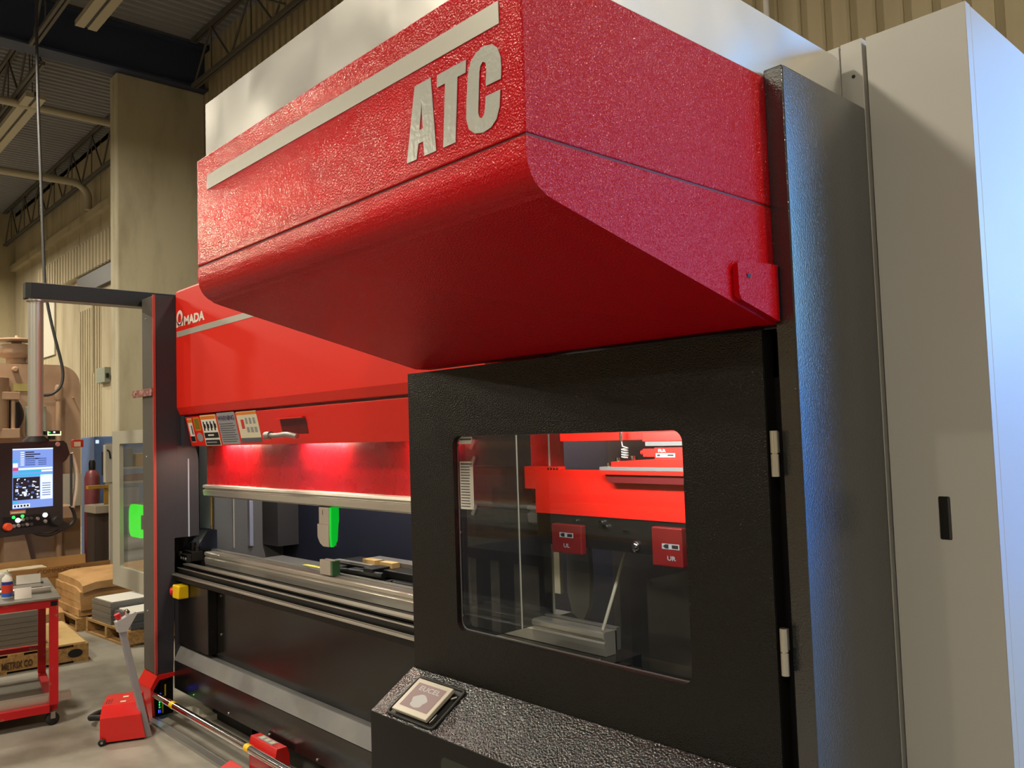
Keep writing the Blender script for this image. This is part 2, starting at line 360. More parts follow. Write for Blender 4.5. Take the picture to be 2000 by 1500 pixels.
# left side post
m = MB()
m.prism([(1.822, .245), (1.912, .245), (1.925, .70), (1.925, .80), (1.925, 1.03), (1.9445, 1.03), (1.9445, 2.49), (1.822, 2.49)], yz, -5.292, PX)
post = m.build('side_post', POST, T, bevel=.004, label='dark blue-grey post')
MB().box(-5.288, PX - .0125, 1.812, 1.823, .25, 2.488).build('front_cover', POSTF, post, bevel=.002, label='brown-grey front cover')
MB().box(PX - .012, PX + .002, 1.808, 1.8215, .25, 2.492).build('edge_strip', mat('dull_red_edge', '#B4423C', .45), post, label='thin red edge strip')
for z in (2.36, 1.52, .60): MB().lathe([(.005, 0), (.005, .004), (.002, .005)], (-5.22, 1.812, z), (0, -1, 0), 8).build('screw', STEEL, post)
# side plate behind the post with a notch for the rails
m = MB().prism([(1.926, .245), (2.02, .245), (2.02, .795), (1.926, .795)], yz, PX - .012, PX)
m.prism([(1.945, 1.03), (2.075, 1.03), (2.075, 1.50), (2.06, 1.56), (2.0, 1.575), (1.945, 1.575)], yz, PX - .012, PX)
m.prism([(1.97, 1.576), (2.12, 1.576), (2.12, 1.762), (1.97, 1.762)], yz, -5.29, -5.045); m.box(-5.29, -5.0925, 1.97, 2.2, 1.7625, 2.48); m.prism([(1.945, 1.576), (1.9695, 1.576), (1.9695, 2.48), (1.945, 2.48)], yz, -5.29, -5.0925)
m.build('side_plate', POST, T, label='dark side plate notched for the rails')
MB().box(-5.318, -5.303, 1.93, 2.24, .5, 1.06).build('inner_cover', BLK, T)
MB().box(PX - .05, PX + .004, 2.008, 2.016, 1.03, 1.50).build('slot_strip', LILAC, T)
# red foot cover
prof = [(1.915, .245), (1.815, .245), (1.774, .177), (1.786, 0), (1.800, 0), (1.792, .165), (1.826, .215), (1.915, .223)]
m = MB().prism(prof, yz, -5.292, PX + .012)
fc = m.build('foot_cover', RED_S, T, bevel=.002, label='flared red foot cover')
m = MB(); m.prism([(1.80, 0), (1.92, 0), (1.92, .215), (1.83, .21), (1.80, .16)], yz, -5.28, -5.12); m.build('dark_inside', BLK, fc)
m = MB(); m.obox((-5.11, 1.815, .02), (.02, 0, 0), (.045, .0, 0), (0, .02, .20)); sc = m.build('light_barrier_unit', BLK, T)
MB().box(-5.066, -5.062, 1.835, 1.842, .03, .09).build('yellow_strip', YEL, sc); MB().box(-5.066, -5.062, 1.850, 1.857, .125, .19).build('yellow_strip', YEL, sc)
MB().box(-5.067, -5.062, 1.820, 1.830, .125, .145).build('blue_indicator', E_BLU, sc); MB().box(-5.067, -5.062, 1.815, 1.826, .035, .052).build('blue_indicator', E_BLU, sc); m = MB()
for k in range(3): m.box(-5.067, -5.062, 1.818, 1.827, .062 + k * .014, .070 + k * .014)
m.build('green_indicator', E_GRN2, sc)
# upper red fascia
m = MB().prism([(1.945, 1.81), (1.945, 2.515), (1.965, 2.53), (2.3, 2.53), (2.3, 1.765), (1.966, 1.765)], yz, PX + .002, -2.235)
fa = m.build('upper_fascia', RED, T, bevel=.004, label='bright orange-red upper fascia')
m = MB().box(-5.078, -2.24, 1.9435, 1.945, 2.238, 2.272); m.build('silver_stripe', STRIPE, fa)
m = MB()   # lettering: ring-headed first letter and block capitals
U3, V3 = Vector((1, 0, 0)), Vector((0, 0, 1)); yy = 1.9435
def pl(a, b, d=0): return (a, yy + d, b)
out_ = [(-5.081, 2.296), (-5.079, 2.35)] + arc(-5.030, 2.350, .049, 180, 0, 14) + [(-4.981, 2.350), (-4.977, 2.302)]
vs = [pl(*p) for p in out_]
inn = arc(-5.030, 2.347, .030, 0, 360, 18)[:-1]
import itertools
ring = [(-5.030 + .049 * math.cos(a), 2.350 + .049 * math.sin(a)) for a in [2 * PI * k / 18 for k in range(18)]]
rin = [(-5.030 + .026 * math.cos(a), 2.345 + .034 * math.sin(a)) for a in [2 * PI * k / 18 for k in range(18)]]
m.add([pl(*p) for p in ring + rin], [(k, (k + 1) % 18, 18 + (k + 1) % 18, 18 + k) for k in range(18)])
m.add([pl(-5.081, 2.296), pl(-5.056, 2.296), pl(-5.053, 2.318), pl(-5.079, 2.352)], [(0, 1, 2, 3)])
m.add([pl(-5.004, 2.298), pl(-4.978, 2.298), pl(-4.981, 2.352), pl(-5.008, 2.318)], [(0, 1, 2, 3)])
m.add([pl(-5.056, 2.306), pl(-5.004, 2.306), pl(-5.008, 2.324), pl(-5.053, 2.324)], [(0, 1, 2, 3)])
m.text('MADA', (-4.965, 1.945, 2.300), U3, V3, .0725, xs=1.42, bold=.045, depth=.0015)
m.build('logo_lettering', WHT_L, fa, label='AMADA lettering')
# lower slanted fascia
def sl(x, s, d=0):  # s: 0 top .. 1 bottom on slanted face; d outward
    y = 1.976 + (2.015 - 1.976) * s; z = 1.752 + (1.575 - 1.752) * s
    return Vector((x, y - d * .976, z - d * .215))
m = MB().prism([(1.976, 1.752), (2.10, 1.752), (2.10, 1.602), (2.026, 1.602), (2.022, 1.575), (2.015, 1.575)], yz, -5.040, -2.235)
lf = m.build('lower_fascia', RED, T, bevel=.003, label='slanted red lower fascia')
def quad(m, x0, x1, s0, s1, mt, d=.001, sk=0):
    m.add([sl(x0, s0, d), sl(x0 + sk, s1, d), sl(x1 + sk, s1, d), sl(x1, s0, d)], [(0, 1, 2, 3)], m=mt)
ORG = mat('orange_print', '#D8781C', .5); OLIVE = mat('olive_print', '#7A6A1C', .5); WGREY = mat('grey_label', '#8D8E93', .4); WCRM = mat('cream_label', '#CFC9AE', .5); LINE = mat('grey_print', '#55555A', .5)
m = MB(); quad(m, -5.02, -4.955, .06, .86, PAPER); quad(m, -5.018, -4.957, .08, .20, ORG, .0016); quad(m, -4.985, -4.965, .30, .60, LINE, .0016); quad(m, -5.018, -4.957, .66, .84, INK, .0016); m.build('warning_label', PAPER, lf, label='narrow white label with orange head')
m = MB(); quad(m, -4.93, -4.845, .04, .48, ORG); quad(m, -4.922, -4.853, .08, .44, OLIVE, .0016); m.build('warning_label', PAPER, lf, label='small orange and olive label')
m = MB(); m.add([sl(-4.885 + .042 * math.cos(a), .70 + .15 * math.sin(a), .001) for a in [2 * PI * k / 16 for k in range(16)]], [tuple(range(16))], m=WGREY); m.build('warning_label', PAPER, lf, label='round grey label')
m = MB(); quad(m, -4.825, -4.605, -.02, 1.0, ORG); quad(m, -4.818, -4.612, .0, .98, PAPER, .0016); quad(m, -4.815, -4.615, .02, .13, ORG, .002)
for k in range(4): quad(m, -4.80 + k * .048, -4.782 + k * .048, .20, .50, INK, .002); quad(m, -4.79 + k * .048, -4.768 + k * .048, .28, .42, INK, .002)
quad(m, -4.812, -4.618, .56, .74, INK, .002); quad(m, -4.76, -4.68, .62, .67, PAPER, .0024); quad(m, -4.812, -4.618, .80, .97, INK, .002); quad(m, -4.80, -4.66, .86, .90, WGREY, .0024)
m.build('warning_label', PAPER, lf, label='large white label with orange head and black pictograms')
m = MB(); quad(m, -4.59, -4.36, -.04, .96, WGREY)
for k in range(9): quad(m, -4.575, -4.40 + .02 * (k % 2), .30 + k * .07, .325 + k * .07, LINE, .002)
m.text('WARNING', sl(-4.583, .20, .002), (1, 0, 0), (sl(0, 0) - sl(0, 1)).normalized(), .036, m=mat('violet_print', '#4A3F5A', .5), xs=1.22, bold=.03, depth=.0004)
m.build('warning_label', PAPER, lf, label='grey label headed WARNING')
m = MB(); quad(m, -4.34, -4.10, -.02, .92, WCRM); quad(m, -4.34, -4.10, .0, .08, ORG, .0016); quad(m, -4.30, -4.265, .22, .50, REDB, .002); quad(m, -4.34, -4.10, .78, .92, LINE, .0016)
for k in range(3): quad(m, -4.245 + k * .045, -4.22 + k * .045, .18, .36, WGREY, .002)
for k in range(3): quad(m, -4.245 + k * .045, -4.215 + k * .045, .46, .62, WGREY, .002)
m.build('warning_label', PAPER, lf, label='cream label with red figure')
m = MB(); quad(m, -3.86, -3.60, .26, .72, mat('recess_shade_red', (.10, .004, .004, 1), .5), .0012); hr = m.build('handle_recess', BLK, lf)  # flat quad; the recess shade is put into its dark red
m = MB().box(-3.86, -3.59, 1.962, 1.975, 1.700, 1.706); m.build('recess_lip', RED, hr)
m = MB().tube([(-3.91, 1.945, 1.622), (-3.80, 1.945, 1.620), (-3.72, 1.950, 1.624), (-3.64, 1.962, 1.612)], .013, 10); m.lathe([(.020, 0), (.020, .05)], (-3.925, 1.945, 1.622), (1, 0, 0), 12)
m.build('clamp_lever', STEEL, lf, label='short steel clamp lever')
# led worklights below the fascia
for i, (a, b) in enumerate(((-4.80, -4.42), (-3.85, -3.46), (-2.90, -2.52))):
    l_ = MB().box(a, b, 2.060, 2.098, 1.586, 1.600).build('worklight', E_LED, T, label='lit LED worklight')
    ld = D.lights.new('worklight_beam', 'AREA'); ld.shape = 'RECTANGLE'; ld.size = b - a; ld.size_y = .03; ld.energy = 3.0; ld.color = (1, .88, .68)
    lo = D.objects.new('worklight_beam', ld); COL.objects.link(lo); lo.parent = l_
    lo.location = Vector(((a + b) / 2, 2.104, 1.583)) - org(T)
# ram
RAMM = mat('smeared_red_ram', (.42, .004, .008, 1), .24, var=('#B02030', 7, .55, .75, (1, 1, .5)), coat=.3, rvar=(9, .15, .4))
MB().box(-5.088, -2.20, 2.125, 2.30, 1.335, 1.76).build('ram', RAMM, T, bevel=.003, label='glossy red ram')
m = MB().prism([(2.125, 1.338), (2.100, 1.334), (2.096, 1.320), (2.112, 1.316), (2.112, 1.308), (2.098, 1.304), (2.102, 1.272), (2.125, 1.262), (2.18, 1.262), (2.18, 1.338)], yz, -5.088, -1.90)
m.build('upper_tool_holder', ALU_H, T, bevel=.0015, label='grooved aluminium upper tool holder')
# bed
m = MB().box(PX - .04, -1.80, 2.0, 2.22, .15, .848); m.build('bed', BLK_G, T, label='black glossy bed panel')
m = MB().box(PX - .03, -1.80, 1.912, 1.999, .785, .812); m.build('lower_rail', BLK, T)
m = MB().box(PX - .03, -1.80, 1.908, 1.925, .8125, .819); m.box(PX - .03, -1.80, 1.932, 1.936, .8125, .822); m.build('rail_strip', ALU, T)
m = MB().box(PX - .03, -1.80, 1.952, 1.999, .8125, .846); m.build('middle_rail', BLK, T)
m = MB().box(PX - .03, -1.80, 1.950, 1.956, .8465, .851); m.build('rail_strip', ALU, T)
m = MB().box(PX - .03, -1.80, 1.985, 2.022, .861, .868)
m.build('upper_rail', ALU, T, label='bright steel rail')
MB().box(PX - .03, -1.80, 1.988, 2.022, .8515, .8605).build('rail_body', BLK, T)
m = MB().prism([(2.109, .8495), (2.104, .875), (2.103, .892), (2.109, .896), (2.109, .904), (2.103, .908), (2.103, .924), (2.112, .928), (2.16, .928), (2.16, .8495)], yz, -5.085, -1.86)
m.build('lower_tool_holder', ALU_H, T, bevel=.001, label='grooved aluminium lower tool holder')
MB().box(-5.085, -1.86, 2.168, 2.188, .86, .934).build('back_rail', ALU, T)
MB().box(-5.085, -1.86, 2.1605, 2.1675, .86, .925).build('rail_gap', BLK, T)
m = MB().box(-5.30, -5.09, 2.03, 2.10, .875, .935); m.box(-5.20, -5.092, 2.0, 2.03, .875, .92); m.tube([(-5.15, 2.06, .935), (-5.15, 2.06, .985)], .02, 8); m.tube([(-5.11, 2.07, .93), (-5.11, 2.07, .965)], .018, 8)
cl = m.build('rail_end_stop', BLK, T, bevel=.004)
m = MB()
for k in range(3): m.lathe([(.008, 0), (.008, .006)], (-5.18 + k * .035, 2.0, .895), (0, -1, 0), 8)
m.build('stop_bolt', STEEL, cl); MB().box(-5.285, -5.25, 2.018, 2.03, .89, .925).build('stop_plate', STEEL, cl)
m = MB().prism([(2.06, .935), (2.20, .935), (2.20, 1.05), (2.14, 1.05)], yz, -5.30, -5.12); m.build('dark_bracket', NAVY, T)
# side box on the bed front with emergency stop
m = MB().box(PX + .002, -4.665, 1.945, 1.999, .405, .770); jb = m.build('junction_box', BLK_G, T, bevel=.003, label='black cover box')
for z in (.735, .52): MB().lathe([(.006, 0), (.006, .005)], (-4.61, 2.0, z), (0, -1, 0), 8).build('screw', STEEL, T)
es = MB().box(-5.015, -4.925, 1.880, 1.944, .692, .768).build('stop_button_box', YEL, T, bevel=.006, label='yellow emergency stop box')
MB().lathe([(.012, 0), (.012, .014), (.024, .018), (.026, .036), (.018, .044)], (-5.016, 1.915, .728), (-.45, -.9, 0), 16).build('stop_button', REDB, es, label='pinkish red mushroom button')
# ledge and apron
m = MB().prism([(1.916, .314), (1.954, .386), (1.962, .386), (1.999, .381), (1.999, .372), (1.955, .374), (1.922, .310)], yz, PX + .001, -1.9)
m.build('ledge', GRYLEDGE, T, label='scuffed grey steel ledge')
m = MB().box(PX + .001, -1.9, 1.918, 1.926, .150, .3095); ap = m.build('apron', BLK_G, T, label='black kick apron')
for k in range(6): MB().lathe([(.006, 0), (.006, .005), (.003, .006)], (-4.80 + k * .46, 1.918, .168), (0, -1, 0), 8).build('rivet', STEEL, ap)
m = MB().box(-4.9, -4.35, 2.05, 2.5, 0, .15); m.build('base_block', BLK, T)
m = MB().box(-3.7, -1.9, 2.1, 2.7, 0, .15); m.build('base_block', BLK, T)
m = MB().box(-4.96, -4.86, 1.97, 2.05, .03, .06); m.box(-5.06, -4.80, 1.94, 2.12, 0, .03, None); m.build('adjuster_foot', LGREY, T)
# chrome bar with yellow bands
by, bz = 1.80, .139
kb = MB().tube([(-5.10, by, bz), (-2.2, by, bz)], .019, 16).build('foot_rail', CHROME, T, label='long chrome foot rail')
for xb in (-4.80, -3.86): MB().tube([(xb - .022, by, bz), (xb + .022, by, bz)], .0200, 16).build('yellow_band', YEL, kb, label='yellow tape band')
m = MB(); [m.box(x_ - .02, x_ + .02, by - .015, by + .10, 0, bz - .015) for x_ in (-2.4,)]; m.build('rail_bracket', RED_S, T)
# side frame, back panel, inner posts seen through the gap
MB().box(-5.36, -5.32, 2.08, 2.75, .45, 1.60).build('side_frame', GREY, T, label='grey inner side cover')
m = MB().box(-5.319, -5.30, 2.165, 2.235, .935, 1.60); m.build('frame_edge', TEAL, T)
MB().box(-5.319, -5.305, 2.238, 2.25, .95, 1.60).build('edge_strip', YELB, T, label='yellowish edge strip')
MB().box(-5.319, -5.30, 2.252, 2.262, .95, 1.60).build('panel_joint', GREYD, T)
MB().box(-5.319, -5.31, 2.39, 2.40, .9, 1.60).build('panel_joint', LGREY, T)
MB().box(-5.319, -5.29, 2.495, 2.520, .9, 1.60).build('white_upright', LILAC, T, label='pale upright strip')
MB().box(-5.33, -2.25, 2.75, 2.78, .5, 1.75).build('back_panel', NAVY, T, label='navy back panel')
m = MB().box(-5.32, -5.10, 2.60, 2.749, .9, 1.60); m.build('corner_post', GREYD, T)
MB().box(-5.33, -1.3, 2.24, 2.78, 1.78, 2.50).build('upper_frame', GREYD, T)
MB().box(-5.33, -1.3, 2.24, 3.0, .15, .70).build('lower_frame', BLK, T)
ld = D.lights.new('rear_fill_light', 'AREA'); ld.shape = 'RECTANGLE'; ld.size = 2.6; ld.size_y = .06; ld.energy = 9; ld.color = (.88, .95, 1)  # fill light added to brighten the dark space behind the beams
rl = MB().box(-5.0, -2.4, 2.40, 2.46, 1.755, 1.775).build('rear_fill_strip', E_LED, T)  # glowing strip added for the fill, hidden behind the upper beam
lo = D.objects.new('rear_fill_light', ld); COL.objects.link(lo); lo.parent = rl; lo.location = Vector((-3.7, 2.43, 1.75)) - org(T)
# back gauge tables
bgz = MB().prism([(2.22, .86), (2.26, .885), (2.48, .885), (2.50, .87), (2.50, .83), (2.22, .83)], yz, -4.80, -3.45).build('back_gauge_table', STEEL, T, bevel=.004)
MB().prism([(2.22, .86), (2.26, .885), (2.42, .885), (2.42, .83), (2.22, .83)], yz, -3.25, -2.3).build('back_gauge_table', STEEL, T, bevel=.004)
m = MB().box(-4.1, -3.75, 2.23, 2.255, .885, .925); m.build('yellow_green_scale', mat('lime_strip', '#C2B84A', .5), T)
m = MB()
m.box(-3.86, -3.1, 2.26, 2.44, .93, .965); m.box(-3.78, -3.70, 2.20, 2.44, .86, .955); m.box(-3.62, -3.54, 2.20, 2.40, .84, .955); m.box(-3.46, -3.38, 2.20, 2.40, .84, .975)
m.tube([(-3.80, 2.21, .935), (-3.30, 2.21, .95)], .016, 8); m.tube([(-3.72, 2.22, .90), (-3.25, 2.22, .92)], .014, 8); m.box(-3.30, -3.05, 2.22, 2.42, .87, .93)
gg = m.build('gauge_carriage', BLK, T, bevel=.003, label='black back gauge carriage')
m = MB().box(-3.84, -3.50, 2.27, 2.30, .9655, .972); m.box(-3.66, -3.15, 2.35, 2.43, .9655, .985); m.build('gauge_plate', STEEL, gg)
for a in (-3.62, -3.47): MB().box(a, a + .11, 2.30, 2.345, .9658, .990).build('wood_block', WOOD_L, gg)
# bending tools clamped in the rails
P_ = thing('bending_punch', (-3.65, 2.125, 1.075), 'beige steel punch clamped under the upper tool holder', 'tool')
m = MB().box(-3.700, -3.605, 2.105, 2.140, 1.178, 1.260); m.prism([(-3.712, 1.178), (-3.605, 1.178), (-3.605, 1.072), (-3.66, 1.072), (-3.690, 1.086), (-3.712, 1.115)], xz, 2.103, 2.145)
m.build('punch_body', TOOLB, P_, bevel=.002); MB().box(-3.6055, -3.6045, 2.108, 2.11, 1.24, 1.25)
m = MB().prism([(2.108, 1.262), (2.150, 1.262), (2.150, 1.20), (2.145, 1.17), (2.140, 1.10), (2.120, 1.072), (2.110, 1.072), (2.106, 1.13)], yz, -3.6045, -3.585); m.build('green_edge', mat('green_emissive_edge', '#0A9A30', .35, emit=('#00E030', .35)), P_, label='green glowing side')  # faint emission added to the green tool side, no lamp there
MB().text('1', (-3.670, 2.105, 1.225), U3, V3, .03, m=INK, bold=.02, depth=.001).build('mark', INK, P_)
P_ = thing('bending_die', (-3.65, 2.125, .93), 'small grey die block standing on the lower tool holder', 'tool')
m = MB().prism([(2.106, .9345), (2.150, .9345), (2.150, 1.005), (2.134, 1.005), (2.128, .992), (2.122, 1.005), (2.106, 1.005)], yz, -3.700, -3.600); m.build('die_body', TOOLB, P_, bevel=.001)
MB().box(-3.5995, -3.585, 2.108, 2.150, .9345, 1.003).build('green_edge', mat('dull_green', '#3C6A48', .4), P_)
# bent bracket fixed on the post
B_ = MB().box(-5.42, -5.10, 1.798, 1.807, 1.885, 1.930); B_.lathe([(.006, 0), (.006, .006)], (-5.36, 1.798, 1.91), (0, -1, 0), 8); B_.box(-5.44, -5.42, 1.800, 1.812, 1.90, 1.925)
B_.build('metal_strap', PINK, T, bevel=.001, label='scratched pinkish metal strap')

# ================================================================== TOOL CHANGER
T = thing('tool_changer', (-1.55, 1.6, 0), 'tool changer with a big red overhanging hood and black windowed door', 'machine')
HX0, HX1 = -2.180, -.912
low = [(.892, 2.062), (.892, 2.035)] + [(.892 + .052 * (1 - math.cos(a)), 2.035 - .060 * math.sin(a)) for a in [math.radians(t_) for t_ in (12, 24, 36, 48, 60, 72)]] + [(.935, 1.973), (.960, 1.966), (1.602, 1.811), (1.66, 1.811), (1.66, 2.062)]
m = MB(); n = len(low)
vs = [(HX0, p[0], p[1]) for p in low] + [(HX1, p[0], p[1]) for p in low]
for i in range(n - 1): m.add([vs[i], vs[i + 1], vs[n + i + 1], vs[n + i]], [(0, 3, 2, 1)], smooth=(0 < i < 11))
m.add([vs[n - 1], vs[0], vs[n], vs[2 * n - 1]], [(0, 3, 2, 1)])
m.add(vs[:n], [tuple(range(n))]); m.add(vs[n:], [tuple(range(n))[::-1]])
hl = m.build('lower_hood', RED_T, T, label='red hood underside with rolled front edge')
m = MB().box(HX0, HX1, .892, 1.660, 2.067, 2.353); hu = m.build('upper_hood', RED_T, T, bevel=.0025, label='red pebbled upper hood')
MB().box(HX0 + .002, HX1 - .002, .895, 1.655, 2.0605, 2.0685).build('seam', mat('dark_red_seam', (.12, .002, .003, 1), .5), T)
MB().box(-2.112, -.964, .8905, .8919, 2.260, 2.298).build('silver_stripe', STRIPE, hu)
def poly(m, pts, holes=None, y=.8908, t=.0010):
    cu = D.curves.new('p', 'CURVE'); cu.dimensions = '2D'; cu.fill_mode = 'BOTH'; cu.extrude = t / 2
    for loop in [pts] + (holes or []):
        s_ = cu.splines.new('POLY'); s_.points.add(len(loop) - 1); s_.use_cyclic_u = True
        for i, p in enumerate(loop): s_.points[i].co = (p[0], p[1], 0, 1)
    ob = D.objects.new('p', cu); COL.objects.link(ob); bpy.context.view_layer.update()
    me = D.meshes.new_from_object(ob)
    m.add([(v.co.x, y - v.co.z, v.co.y) for v in me.vertices], [tuple(p.vertices) for p in me.polygons])
    D.objects.remove(ob); D.curves.remove(cu); D.meshes.remove(me)
m = MB()
poly(m, [(-1.224, 2.097), (-1.194, 2.232), (-1.146, 2.232), (-1.136, 2.097), (-1.170, 2.097), (-1.173, 2.124), (-1.187, 2.124), (-1.194, 2.097)], [[(-1.183, 2.148), (-1.173, 2.148), (-1.175, 2.196)]])
poly(m, [(-1.128, 2.230), (-1.048, 2.230), (-1.050, 2.208), (-1.072, 2.208), (-1.082, 2.097), (-1.116, 2.097), (-1.106, 2.208), (-1.129, 2.208)])
poly(m, [(-.963, 2.168), (-1.0, 2.168), (-.997, 2.198), (-.999, 2.207), (-1.006, 2.211), (-1.012, 2.206), (-1.015, 2.196), (-1.021, 2.130), (-1.018, 2.121), (-1.012, 2.118), (-1.006, 2.123), (-1.003, 2.134), (-1.001, 2.151), (-.965, 2.151), (-.968, 2.124), (-.976, 2.106), (-.990, 2.096), (-1.010, 2.093), (-1.032, 2.098), (-1.046, 2.109), (-1.052, 2.128), (-1.050, 2.158), (-1.044, 2.204), (-1.036, 2.222), (-1.022, 2.232), (-1.002, 2.236), (-.982, 2.232), (-.969, 2.221), (-.962, 2.204), (-.961, 2.186)])
m.build('hood_lettering', SILV, hu, label='silver ATC lettering')
# bare steel shroud on top, slightly dented
m = MB(); nx, z0_, z1_ = 24, 2.357, 2.503
def dent(k): return .4 * .006 * math.sin(k * 1.9) + .004 * math.sin(k * .7 + 1)
F0 = [(-2.150 + (HX1 - .006 + 2.150) * i / nx) for i in range(nx + 1)]
vs = []
for j in range(5):
    z = z0_ + (z1_ - z0_) * j / 4
    for i, xx_ in enumerate(F0): vs.append((xx_, .905 + (dent(i) * math.sin(PI * j / 4) if 0 < i < nx else 0), z))
m.add(vs, [(j * (nx + 1) + i, j * (nx + 1) + i + 1, (j + 1) * (nx + 1) + i + 1, (j + 1) * (nx + 1) + i) for j in range(4) for i in range(nx)], True)
xr_ = HX1 - .006; vs = []; ny = 22
for j in range(5):
    z = z0_ + (z1_ - z0_) * j / 4
    for i in range(ny + 1): vs.append((xr_ + (.5 * dent(i + 5) * math.sin(PI * j / 4) if 0 < i < ny else 0), .905 + 1.095 * i / ny, z))
m.add(vs, [(j * (ny + 1) + i, j * (ny + 1) + i + 1, (j + 1) * (ny + 1) + i + 1, (j + 1) * (ny + 1) + i) for j in range(4) for i in range(ny)], True)
m.box(-2.150, xr_ - .0005, .9055, 2.0, z1_ - .002, z1_); m.box(-2.150, -2.148, .906, 2.0, z0_, z1_); m.box(-2.150, xr_, 1.998, 2.0, z0_, z1_)
m.build('top_shroud', FILM, T, label='bare reflective sheet steel shroud')
MB().box(-2.14, HX1 - .01, .92, 1.95, 2.3535, 2.3565).build('shroud_gap', BLK, T)
# corner bracket
br = [(1.470, 1.930), (1.615, 1.936), (1.615, 1.815), (1.470, 1.850), (1.462, 1.860), (1.460, 1.922)]
MB().prism(br, yz, HX1 + .0005, HX1 + .013).build('corner_bracket', RED_T, T, bevel=.003, label='red bolted corner bracket')
MB().box(HX1 + .013, HX1 + .0145, 1.492, 1.504, 1.898, 1.905).build('bracket_hole', BLK, T)
# side panel (charcoal) and grey filler panels
MB().box(-.913, -.868, 1.620, 2.018, 0, 2.366).build('side_panel', DARKP, T, bevel=.003, label='tall charcoal side panel')
# enclosure behind the door
m = MB(); m.box(-2.215, -2.19, 1.645, 2.0, 1.62, 1.805); m.box(-2.215, -.915, 1.645, 1.665, 1.70, 1.805); m.box(-.960, -.916, 1.645, 1.665, .02, 1.805)
m.box(-2.215, -2.17, 1.645, 1.665, .02, 1.805); m.build('door_surround', BLK, T, label='black door surround')
# door with window opening
dx0, dx1, dz0, dz1, dy = -2.224, -.936, .02, 1.7995, 1.6
wx0, wx1, wz0, wz1 = -2.000, -1.153, 1.010, 1.592
win = rrect(wx0, wx1, wz0, wz1, .028, 6)
m = MB()
def frame(m, outer, inner, fn, a, b, mt=None):
    """plate with a hole: outer 4 corners (tr,tl,bl,br), inner loop starting at +x ccw"""
    n = len(inner); q = n // 4
    for d, flip in ((a, False), (b, True)):
        vs = [fn(p[0], p[1], d) for p in inner] + [fn(p[0], p[1], d) for p in outer]
        fs = []
        for c in range(4):
            idx = list(range(c * q, (c + 1) * q))
            for i in range(len(idx) - 1): fs.append((idx[i], idx[i + 1], n + c))
            a_, b_ = idx[-1], ((c + 1) * q) % n; fs.append((a_, b_, n + (c + 1) % 4, n + c))
        m.add(vs, [f if flip else f[::-1] for f in fs], m=mt)
    for lp in (inner, outer):
        k = len(lp); vs = [fn(p[0], p[1], a) for p in lp] + [fn(p[0], p[1], b) for p in lp]
        m.add(vs, [(i, (i + 1) % k, k + (i + 1) % k, k + i) for i in range(k)], m=mt)
frame(m, [(dx1, dz1), (dx0, dz1), (dx0, dz0), (dx1, dz0)], win, xz, dy, dy + .0015)
frame(m, [(dx1, dz1), (dx0, dz1), (dx0, dz0), (dx1, dz0)], win, xz, dy + .0015, dy + .020)
door = m.build('door', BLK_T, T, label='black pebbled door with rounded window')
MB().box(-.9355, -.9345, 1.602, 1.639, dz0, dz1).build('door_return', BLK, door)
MB().prism(rrect(wx0 - .02, wx1 + .02, wz0 - .02, wz1 + .02, .03), xz, dy + .0205, dy + .0245).build('window_pane', GLASS_T, door, label='clear window pane')
m = MB()
frame(m, [(wx1 + .001, wz1 + .001), (wx0 - .001, wz1 + .001), (wx0 - .001, wz0 - .001), (wx1 + .001, wz0 - .001)], rrect(wx0 + .0015, wx1 - .0015, wz0 + .0025, wz1 - .001, .028, 6), xz, dy + .017, dy + .0203)
m.build('window_edge', GREY, door)
for x_, z_ in ((-1.997, 1.565), (-1.998, 1.30), (-1.998, 1.05)): MB().lathe([(.004, 0), (.004, .002)], (x_, dy + .020, z_), (0, -1, 0), 8).build('pane_screw', STEEL, door)
for a, b in ((1.489, 1.585), (1.079, 1.175)):
    mid = (a + b) / 2
    h_ = MB().tube([(-.917, 1.597, a), (-.917, 1.597, mid - .0012)], .0085, 14); h_.tube([(-.917, 1.597, mid + .0012), (-.917, 1.597, b)], .0085, 14); h_.tube([(-.917, 1.597, a + .01), (-.917, 1.597, b - .01)], .006, 10)
    h_.box(-.918, -.9135, 1.597, 1.612, mid + .002, b - .002); h_.build('hinge', ALU, T, label='steel barrel hinge')
# console
cx0, cx1 = -2.232, -.86
m = MB().prism([(1.436, 0), (1.436, .760), (1.5985, .858), (1.5985, 0)], yz, cx0, cx1 - .06)
con = m.build('console', BLK, T, bevel=.0015, label='black console below the door')
def cp(x, s, d=0): return Vector((x, 1.4375 + .1610 * s - d * .513, .7605 + .0970 * s + d * .858))
m = MB().add([cp(cx0 + .001, 0, .0012), cp(cx1 - .061, 0, .0012), cp(cx1 - .061, 1, .0012), cp(cx0 + .001, 1, .0012)], [(0, 1, 2, 3)])
m.build('console_top', BLK_C, con, label='hammered black sloping console top')
def fnc(a, b, d): return cp(a, b, d)
bz_ = MB(); bez = [(x_, s_) for x_, s_ in rrect(-2.163, -1.932, .03, .86, .018, 5)]
